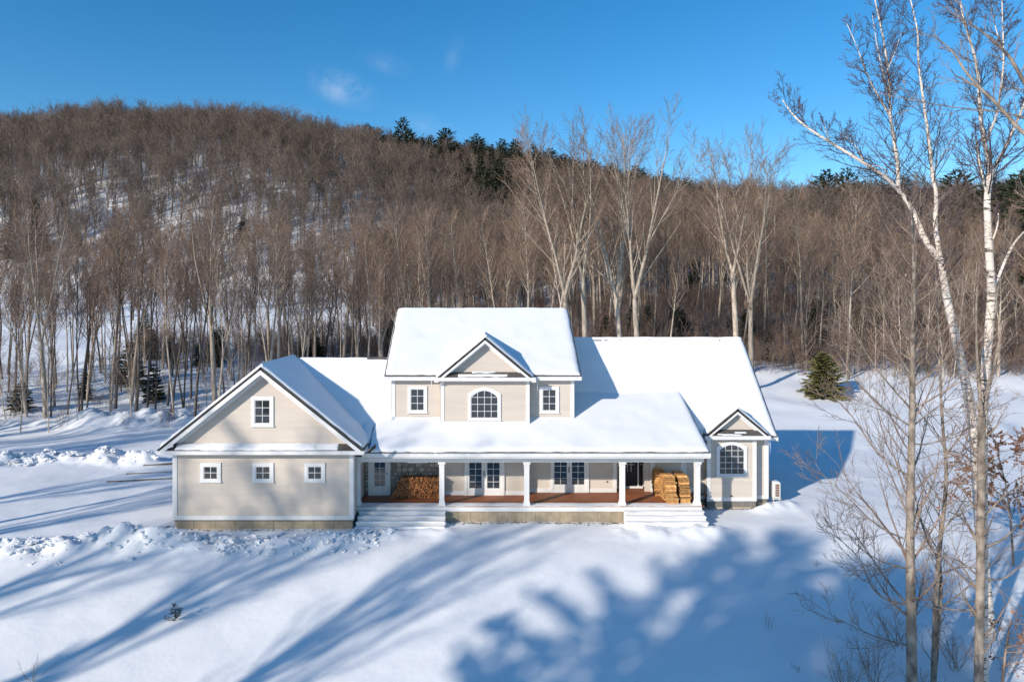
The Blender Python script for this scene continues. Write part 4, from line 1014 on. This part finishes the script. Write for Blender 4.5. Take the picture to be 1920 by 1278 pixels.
for i in range(16):
    px = rp.choice([rp.uniform(270, 420), rp.uniform(330, 740)]); D = rp.uniform(80, 96); x = atx(px, D)
    plant('hemlock', i, x, D, rp.uniform(3.0, 5.5), rp.uniform(0, 6.28), 'hemlock_tree', LG, 'tree', LG, wide=rp.uniform(1.0, 1.6))
LG = 'low dark evergreen in the woods behind the lower long roof'
for i in range(12):
    px = rp.uniform(1090, 1540); D = rp.uniform(70, 88); x = atx(px, D)
    plant('hemlock', i, x, D, rp.uniform(2.5, 6), rp.uniform(0, 6.28), 'hemlock_tree', LG, 'tree', LG, wide=rp.uniform(1.0, 1.5))

# ---- far hillside wood and undergrowth: one mass each, instanced over points
def joined_mesh(name, tr, cr, m1, m2):
    V1, F1_ = tr.arrays(); V2, F2_ = cr.arrays(len(V1))
    return mesh_np(name, np.concatenate([V1, V2]), [np.concatenate([F1_, F2_])], [M[m1], M[m2]], True, np.concatenate([np.zeros(len(F1_)), np.ones(len(F2_))]))
def scatter(name, label, cat, pts, scl, meshes, seed):
    rg = np.random.default_rng(seed); n = len(pts)
    pc = bpy.data.collections.new(name + '_kinds')
    for i, me in enumerate(meshes): pc.objects.link(bpy.data.objects.new('%s_kind_%02d' % (name, i), me))
    me = bpy.data.meshes.new(name); me.vertices.add(n); me.vertices.foreach_set('co', np.asarray(pts, np.float32).ravel())
    for an, ty, val in (('scl', 'FLOAT_VECTOR', scl), ('rot', 'FLOAT_VECTOR', np.stack([rg.normal(0, .035, n), rg.normal(0, .035, n), rg.uniform(0, 6.28, n)], 1)), ('pick', 'INT', rg.integers(0, len(meshes), n))):
        at_ = me.attributes.new(an, ty, 'POINT'); at_.data.foreach_set('value' if ty == 'INT' else 'vector', np.asarray(val).ravel())
    o = bpy.data.objects.new(name, me); COL.objects.link(o); tag(o, label, cat, kind='stuff')
    ng = bpy.data.node_groups.new(name, 'GeometryNodeTree')
    ng.interface.new_socket('Geometry', in_out='INPUT', socket_type='NodeSocketGeometry'); ng.interface.new_socket('Geometry', in_out='OUTPUT', socket_type='NodeSocketGeometry')
    N = ng.nodes.new; L = ng.links.new
    gi = N('NodeGroupInput'); go = N('NodeGroupOutput'); ip = N('GeometryNodeInstanceOnPoints'); ci = N('GeometryNodeCollectionInfo')
    ci.inputs['Collection'].default_value = pc; ci.inputs['Separate Children'].default_value = True; ci.inputs['Reset Children'].default_value = True
    def attr(nm, ty):
        a = N('GeometryNodeInputNamedAttribute'); a.data_type = ty; a.inputs['Name'].default_value = nm; return a.outputs['Attribute']
    er = N('FunctionNodeEulerToRotation'); L(attr('rot', 'FLOAT_VECTOR'), er.inputs[0])
    L(gi.outputs[0], ip.inputs['Points']); L(ci.outputs[0], ip.inputs['Instance']); ip.inputs['Pick Instance'].default_value = True
    L(attr('pick', 'INT'), ip.inputs['Instance Index']); L(er.outputs[0], ip.inputs['Rotation']); L(attr('scl', 'FLOAT_VECTOR'), ip.inputs['Scale'])
    L(ip.outputs[0], go.inputs[0])
    md = o.modifiers.new('scatter', 'NODES'); md.node_group = ng
    return o
fm = []
for i in range(7):
    tr, cr = deciduous(900 + i, 15.5, .15, 'maple' if i < 4 else 'slender', n1=28, n2=6, n3=4, rt=.018, first=.5, ang=.66, sides=4, seg3=2, len1=.5)
    fm.append(joined_mesh('far_tree', tr, cr, 'farbark', 'fartwig'))
rgh = np.random.default_rng(42)
def jitter(y0, y1, sp, cond):
    ys = np.arange(y0, y1, sp); P = []
    for y in ys:
        xs = np.arange(-0.78 * y - 6, 0.88 * y + 6, sp); P.append(np.stack([xs, np.full(len(xs), y)], 1))
    P = np.concatenate(P) + rgh.uniform(-.5, .5, (sum(map(len, P)), 2)) * sp
    return P[cond(P[:, 0], P[:, 1])]
px_ = lambda x, y: CX + F_PX * x / y
A1 = jitter(166, 352, 3.8, lambda x, y: (rgh.random(len(x)) < np.where(px_(x, y) < 720, np.interp(y, [166, 235, 285], [.62, .88, 1.0]), 1.0)))
A2 = jitter(112, 168, 4.2, lambda x, y: px_(x, y) > 700 + 25 * np.sin(y))
A3 = jitter(112, 166, 17.0, lambda x, y: (px_(x, y) <= 690))
Pt = np.concatenate([A1, A2, A3]); z = ground(Pt[:, 0], Pt[:, 1])
hs = rgh.uniform(.62, 1.12, len(Pt)) * np.where(Pt[:, 1] > 330, .9, 1); ws = hs * rgh.uniform(1.0, 1.5, len(Pt))
scatter('hillside_wood', 'dense leafless brown wood covering the hill behind the house', 'woods', np.column_stack([Pt, z]), np.column_stack([ws, ws, hs]), fm, 1)
bm_ = []
for i in range(5):
    rg = np.random.default_rng(700 + i); tr = Tubes(); cr = Tubes(); st_ = []
    for k in range(9):
        a = rg.uniform(0, 6.28); P, R = stem(rg, (rg.normal(0, .25), rg.normal(0, .25), -.1), (math.cos(a) * .35, math.sin(a) * .35, 1), rg.uniform(1.4, 2.6), .014, .006, 5, .05, .08); tr.add(P, R, 3); st_.append((P, R, 2.2))
    L1 = sprout(rg, st_, 7, .2, .45, .7, 4, .08, .1, .008, cr, 3); sprout(rg, L1, 3, .2, .5, .7, 3, .08, .1, .007, cr, 3)
    bm_.append(joined_mesh('brush', tr, cr, 'brush', 'brush'))
B1 = jitter(64, 112, 1.75, lambda x, y: (px_(x, y) > 1400) & (y > 65) | (px_(x, y) <= 1400) & (px_(x, y) > 470) & (y > 66 + 14 * (px_(x, y) < 760)) & ((y < 100) | (px_(x, y) > 700)))
B2 = jitter(78, 96, 2.2, lambda x, y: (px_(x, y) <= 470) & (px_(x, y) > 250) & (y > 84))
B3 = jitter(52, 84, 4.6, lambda x, y: (px_(x, y) < 480))
B4 = jitter(112, 170, 3.2, lambda x, y: px_(x, y) > 650)
Bp = np.concatenate([B1, B2, B3, B4]); z = ground(Bp[:, 0], Bp[:, 1])
bs = rgh.uniform(.7, 1.7, len(Bp)); bs[-len(B3) - len(B4):-len(B4)] *= .5
scatter('undergrowth', 'tangled leafless brown brush filling the floor of the woods', 'undergrowth', np.column_stack([Bp, z]), np.column_stack([bs, bs, bs * rgh.uniform(.8, 1.5, len(Bp))]), bm_, 2)

# ---- trees that stand out of view and throw their shade on the lawn, the drive and the woods floor
def shade(key, i, x, y, h, label, name='bare_tree', wide=1.0): plant(key, i, x, y, h, rt.uniform(0, 6.28), name, label, 'tree', label, wide=wide)
for i, (x, y, h) in enumerate([(-25.5, 9.8, 21), (-21.5, 6.5, 18), (-32, 13, 20), (-31, 20, 18), (-37, 22, 19), (-16.5, 3.5, 15), (-23, 12.5, 17), (-19, 9.6, 19), (-29, 5.5, 22), (-34, 9, 20)]):
    shade('shade', i, x, y, h, 'bare tree outside the picture whose shadow falls across the snowy lawn')
for i, (x, y, h, w) in enumerate([(-17.0, 0.5, 20.5, 1.05), (-13.5, -2.0, 20.5, 1.1), (-13.5, -6.5, 18.5, 1.05), (-17.5, -5.4, 22, 1.05)]):
    shade('shadepine', i, x, y, h, 'pine outside the picture whose dense shadow falls on the lawn below the porch', 'pine_tree', w)
rs_ = random.Random(5)
for i in range(36):
    y = rs_.uniform(20, 66); x = -.78 * y - rs_.uniform(3, 24)
    shade(rs_.choice(['slender', 'dark', 'maple']), i, x, y, rs_.uniform(14, 20), 'bare tree outside the picture whose shadow falls across the drive and woods floor')
# ------------------------------------------------------------------ the trees in the right foreground
def limb(pts, D, r0, r1, rg, wander=.25):
    """a limb through photo pixels at distance D, drifting in depth; resampled smoothly"""
    q = np.array(pts, float); n = len(q); dd = D + np.cumsum(rg.normal(0, wander, n)) * .5
    P = np.array([at(a, b, d) for (a, b), d in zip(q, dd)]); m = max(5, 3 * n)
    t = np.linspace(0, n - 1, m); k = np.arange(n)
    out = np.stack([np.interp(t, k, P[:, j]) for j in range(3)], 1)
    for _ in range(2): out[1:-1] = (out[:-2] + 2 * out[1:-1] + out[2:]) / 4
    return out, np.linspace(r0, r1, m)
def plen(P): return float(np.linalg.norm(np.diff(P, axis=0), axis=1).sum())
def fore_tree(name, label, cat, limbs, D, seed, bark, twig, n1, L1, a1, n2, n3, rt, up=.10, base=None, tmin=.1, group=None, L2=.45, tmin0=.1):
    rg = np.random.default_rng(seed); tr = Tubes(); cr = Tubes(); par = []
    for i, (pts, r0, r1) in enumerate(limbs):
        P, R = limb(pts, D, r0, r1, rg, .12 if i == 0 else .35)
        if i == 0:
            if base is not None: P[0] = base
        else:            # root each limb on the nearest limb already built
            bp = min(((np.linalg.norm(q - P[0]), q) for (Pp, _, _) in par for q in Pp), key=lambda s: s[0])[1]
            P = P + (bp - P[0]) * np.linspace(1, 0, len(P))[:, None] ** 2
        R = R * (.8 if bark == 'birch' else .95); tr.add(P, R, 10 if r0 > .08 else 6); par.append((P, R, plen(P)))
    B = []
    for i_, (P, R, L) in enumerate(par):
        k = max(3, int(n1 * L)); m = max(.2, min(1, L1 / max(L, .1)))
        B += sprout(rg, [(P, R, L)], k if i_ else max(3, int(k * (1 - tmin0))), tmin if i_ else tmin0, m, a1, 7, up, .07, rt * 1.5, cr, 4, .45, .36)
    C2 = sprout(rg, B, n2, .12, L2, .62, 5, up * .9, .09, rt, cr, 3, .35)
    if n3: sprout(rg, C2, n3, .15, .5, .6, 4, up * .8, .1, rt * .85, cr, 3, .3)
    if base is None: base = par[0][0][0]
    e = empty(name, tuple(base), label, cat, group)
    link('trunk', tr.mesh('trunk', M[bark]), e); link('crown', cr.mesh('crown', M[twig]), e)
    return e
def footing(px, D): x = atx(px, D); return np.array([x, D, g1(x, D) - .25])
bx_, bD, bz = ground_hit(1856, 1195)
fore_tree('birch_tree', 'white birch whose long limb leans far left against the sky', 'tree', [
    ([(1857, 1215), (1845, 1080), (1835, 940), (1827, 800), (1806, 695), (1786, 605), (1772, 545), (1765, 492)], .25, .125),
    ([(1765, 492), (1733, 450), (1717, 405), (1697, 369), (1667, 337), (1620, 305), (1566, 273), (1513, 240), (1487, 217), (1466, 186)], .13, .02),
    ([(1697, 369), (1694, 334), (1689, 300), (1678, 246), (1673, 225), (1671, 188), (1668, 140), (1657, 70), (1640, 0), (1634, -40)], .085, .02),
    ([(1673, 225), (1657, 198), (1641, 172), (1625, 138), (1608, 90), (1588, 45)], .05, .012),
    ([(1671, 188), (1660, 150), (1650, 110), (1640, 60), (1636, 30)], .035, .01),
    ([(1765, 492), (1755, 440), (1753, 408), (1757, 365), (1749, 337), (1746, 300), (1742, 265), (1735, 213), (1728, 163), (1721, 113), (1722, 62), (1712, 20), (1700, -30)], .10, .018),
    ([(1610, 298), (1604, 275), (1585, 255), (1572, 248)], .03, .008), ([(1563, 270), (1548, 240), (1544, 228)], .03, .008),
    ([(1686, 323), (1662, 312), (1636, 310)], .03, .01),
    ([(1668, 140), (1676, 110), (1690, 60)], .025, .008),
    ], bD, 21, 'birch', 'birchtwig', 5.0, 1.05, .7, 7, 6, .0065, base=footing(1857, bD), tmin=.05, up=.05, tmin0=.86)
fore_tree('birch_tree', 'white birch nearest the right picture edge, forking high up', 'tree', [
    ([(1841, 1330), (1842, 1150), (1842, 1000), (1841, 880), (1843, 760), (1849, 674), (1856, 600), (1860, 540), (1854, 475), (1852, 413), (1850, 370), (1858, 315)], .20, .10),
    ([(1858, 318), (1845, 270), (1839, 225), (1836, 175), (1834, 138), (1825, 95), (1810, 50), (1800, 5), (1795, -40)], .085, .02),
    ([(1860, 325), (1866, 312), (1886, 277), (1906, 230), (1922, 192), (1945, 140)], .08, .03),
    ([(1848, 262), (1870, 213), (1876, 175), (1883, 113), (1880, 50), (1878, -20)], .05, .015),
    ([(1851, 372), (1841, 333), (1834, 290), (1831, 262)], .05, .03),
    ([(1868, 460), (1872, 430), (1872, 400)], .04, .02),
    ([(1860, 540), (1872, 520), (1890, 475), (1905, 450), (1925, 430)], .06, .03),
    ([(1810, 50), (1796, 25), (1780, 0)], .025, .01), ([(1883, 113), (1868, 60), (1860, 20)], .025, .01),
    ], 20.3, 22, 'birch', 'birchtwig', 5.0, 1.05, .7, 7, 6, .0065, base=footing(1841, 20.3), tmin=.12, up=.05, tmin0=.84)
fore_tree('maple_tree', 'straight grey-brown bare maple with long upswept branches reaching towards the house', 'tree', [
    ([(1710, 1340), (1709, 1200), (1707, 1080), (1706, 1000), (1708, 900), (1710, 800), (1711, 700), (1712, 600), (1714, 520), (1713, 440), (1708, 380)], .155, .03),
    ([(1701, 893), (1650, 862), (1610, 800), (1590, 770), (1560, 740)], .035, .006), ([(1702, 800), (1650, 765), (1600, 712), (1560, 640)], .032, .006),
    ([(1701, 1142), (1655, 1132), (1628, 1100), (1615, 1050), (1575, 1010), (1535, 985)], .035, .006), ([(1703, 1010), (1640, 985), (1590, 930), (1540, 890), (1520, 850)], .03, .005),
    ([(1702, 755), (1650, 700), (1610, 640), (1580, 580)], .03, .006), ([(1716, 795), (1740, 775), (1765, 758), (1800, 720)], .028, .006), ([(1717, 842), (1745, 838), (1775, 820), (1815, 790)], .026, .006),
    ([(1700, 1210), (1640, 1195), (1580, 1165), (1540, 1140)], .028, .005), ([(1704, 1060), (1650, 1050), (1600, 1020), (1570, 960)], .028, .005),
    ([(1706, 690), (1670, 640), (1650, 560), (1640, 500)], .028, .006), ([(1716, 660), (1745, 600), (1760, 520)], .026, .006),
    ], 19.6, 23, 'maplebark', 'mapletwig', 3.4, 1.6, .8, 6, 4, .0058, base=footing(1710, 19.6), tmin=.06, up=.09)
fore_tree('maple_tree', 'thin crooked twin-stemmed maple between the straight maple and the birches', 'tree', [
    ([(1748, 1340), (1752, 1200), (1756, 1090), (1763, 1010), (1773, 930), (1775, 870), (1769, 820), (1763, 730), (1760, 640), (1758, 560), (1752, 480)], .085, .02),
    ([(1776, 1300), (1770, 1180), (1767, 1100), (1760, 1045)], .07, .055),
    ([(1757, 1040), (1730, 990), (1715, 930), (1705, 880)], .04, .008), ([(1774, 848), (1800, 815), (1825, 790), (1860, 760)], .03, .006), ([(1774, 840), (1805, 850), (1830, 870)], .025, .006),
    ([(1766, 990), (1800, 950), (1830, 900)], .025, .006), ([(1755, 1080), (1800, 1062), (1840, 1065)], .03, .006),
    ], 20.6, 24, 'maplebark', 'mapletwig', 3.2, 1.2, .8, 4, 4, .006, base=footing(1748, 20.6), tmin=.06, up=.08)
fore_tree('maple_tree', 'bare maple stems forking upwards in front of the white birch trunk at right', 'tree', [
    ([(1834, 1330), (1838, 1100), (1840, 900), (1841, 780)], .13, .10),
    ([(1841, 775), (1834, 700), (1830, 620), (1832, 540)], .06, .02), ([(1842, 775), (1856, 720), (1870, 660), (1880, 600)], .06, .02),
    ([(1850, 985), (1880, 940), (1895, 920), (1925, 905)], .03, .008), ([(1850, 1045), (1885, 1020), (1910, 985), (1935, 960)], .035, .008),
    ([(1834, 1060), (1800, 1040), (1770, 1040), (1730, 1025)], .03, .008), ([(1833, 1020), (1815, 980), (1790, 960), (1750, 955)], .03, .008),
    ([(1850, 1100), (1890, 1090), (1930, 1040)], .025, .006), ([(1834, 1125), (1790, 1140), (1740, 1130)], .025, .006),
    ], 19.2, 25, 'maplebark', 'mapletwig', 3.0, 1.4, .75, 4, 4, .006, base=footing(1834, 19.2), tmin=.08, up=.09)
fore_tree('maple_tree', 'grey limbs reaching in from a tree beyond the right picture edge', 'tree', [
    ([(2050, 1250), (2040, 900), (2020, 600), (1995, 420), (1990, 400)], .2, .1),
    ([(1990, 400), (1960, 290), (1935, 262), (1908, 240), (1873, 198), (1840, 168), (1808, 133), (1790, 100), (1760, 73), (1743, 66)], .075, .01),
    ([(1990, 400), (1975, 280), (1945, 200), (1918, 150), (1893, 105), (1873, 86), (1835, 55), (1815, 40)], .075, .012),
    ([(1960, 290), (1930, 225), (1876, 208), (1800, 203), (1735, 193), (1683, 182)], .03, .008),
    ([(1840, 168), (1812, 152), (1790, 142), (1783, 130)], .03, .008),
    ], 18.0, 26, 'maplebark', 'mapletwig', 2.2, .8, .75, 4, 4, .005, base=footing(2050, 18.0), tmin=.3, up=.06)

# ---- beech holding its dry leaves at the right edge
def leafy(name, label, px, D, H, pz, seed, n=26, spread=2.2, leaves=2600, lsize=.075):
    rg = np.random.default_rng(seed); x = atx(px, D); z0 = g1(x, D); tr = Tubes()
    P, R = stem(rg, (x, D, z0 - .2), UP, H, .05, .012, 8, .02, .04); tr.add(P, R, 6); lo, hi = pz
    br = sprout(rg, [(P, R, H)], n, lo, spread / H, 1.25, 6, .0, .07, .008, tr, 4, .3); tw = sprout(rg, br, 6, .2, .4, .7, 4, .0, .1, .005, tr, 3, .3)
    V = []; F = []; al = br + tw
    for i in range(leaves):
        Q, S, l = al[rg.integers(len(al))]; q, _, T = along(Q, S, rg.uniform(.25, .99)); s = lsize * rg.uniform(.6, 1.3)
        d = unit(T + rg.normal(0, .7, 3) - UP * .5); w = unit(cross(d, rg.normal(0, 1, 3))) * s * .3; k = len(V); nrm = cross(d, w) * .4
        V += [q, q + d * s * .5 + w + nrm, q + d * s, q + d * s * .5 - w + nrm]; F += [(k, k + 1, k + 2), (k, k + 2, k + 3)]
    e = empty(name, (x, D, z0), label, 'tree'); link('trunk', tr.mesh('trunk', M['mapletwig']), e); link('leaves', mesh_np('leaves', np.array(V), [np.array(F)], [M['leaf']]), e)
leafy('beech_sapling', 'beech sapling holding coppery dry leaves at the right picture edge', 1900, 27, 4.9, (.25, 1.0), 31, leaves=9000, lsize=.085, spread=2.8)
leafy('beech_sapling', 'low brown-leaved sapling at the foot of the birches', 1878, 20.4, 2.6, (.4, 1.0), 32, n=12, spread=1.3, leaves=380, lsize=.09)
# ---- little evergreen in the open snow, and dry weeds
sx_, sy_, sz_ = ground_hit(328, 1164)
rg = np.random.default_rng(3); tr = Tubes(); cr = Tubes()
P, R = stem(rg, (sx_, sy_, sz_ - .05), UP, .68, .014, .005, 6, 0, .03); tr.add(P, R, 5)
b = sprout(rg, [(P, R, .68)], 30, .06, .52, 1.1, 4, .08, .05, .006, tr, 3, .78); b2 = sprout(rg, b, 5, .2, .45, .6, 3, .05, .06, .005, cr, 3, .3)
sprout(rg, b + b2 + [(P, R, .3)], 16, .05, .16, .8, 2, 0, .05, .0045, cr, 3, 0)
e = empty('fir_sapling', (sx_, sy_, sz_), 'tiny dark fir sapling poking up alone from the open snow', 'sapling')
link('stem', tr.mesh('stem', M['darkbark']), e); link('needles', cr.mesh('needles', M['needle']), e)
def weed(px, py, h, seed, label, n=5):
    x, y, z = ground_hit(px, py); rg = np.random.default_rng(seed); tr = Tubes(); st_ = []
    for k in range(n):
        P, R = stem(rg, (x + rg.normal(0, .06), y + rg.normal(0, .06), z - .05), UP + rg.normal(0, .25, 3), h * rg.uniform(.6, 1.1), .006, .003, 5, 0, .08); tr.add(P, R, 3); st_.append((P, R, h))
    sprout(rg, st_, 5, .3, .35, .6, 3, .1, .1, .003, tr, 3)
    return tag(link('dry_weed', tr.mesh('dry_weed', M['mapletwig'])), label, 'weed', 'dry weeds in the snow')
weed(1440, 1180, .6, 1, 'thin dry weed in the blue shadow below the heat pump'); weed(1530, 1062, .35, 2, 'short dark weed stalk in the shadow left of the straight maple')
weed(62, 1276, .9, 3, 'dry weed sprig at the bottom left of the snowy lawn', 7); weed(1495, 1262, .3, 4, 'dark twig lying in the shadowed snow near the bottom edge')
LB = 'reddish bare shrub growing at the foot of the foreground trees'
for i, (px, D, h) in enumerate([(1640, 21.0, 1.6), (1585, 20.6, 1.3), (1795, 21.5, 1.5), (1680, 22.5, 1.4), (1880, 21.5, 1.8), (1740, 19.8, 1.3)]):
    x = atx(px, D); z = g1(x, D); rg = np.random.default_rng(80 + i); tr = Tubes(); st_ = []
    for k in range(10):
        a = rg.uniform(0, 6.28); P, R = stem(rg, (x + rg.normal(0, .1), D + rg.normal(0, .1), z - .1), (math.cos(a) * .5, math.sin(a) * .5, 1), h * rg.uniform(.7, 1.2), .01, .004, 6, .03, .07); tr.add(P, R, 4); st_.append((P, R, h))
    b = sprout(rg, st_, 7, .15, .45, .6, 4, .06, .08, .0045, tr, 3); sprout(rg, b, 3, .2, .5, .6, 3, .06, .08, .004, tr, 3)
    tag(link('bare_shrub', tr.mesh('bare_shrub', M['mapletwig'])), LB, 'shrub', LB)
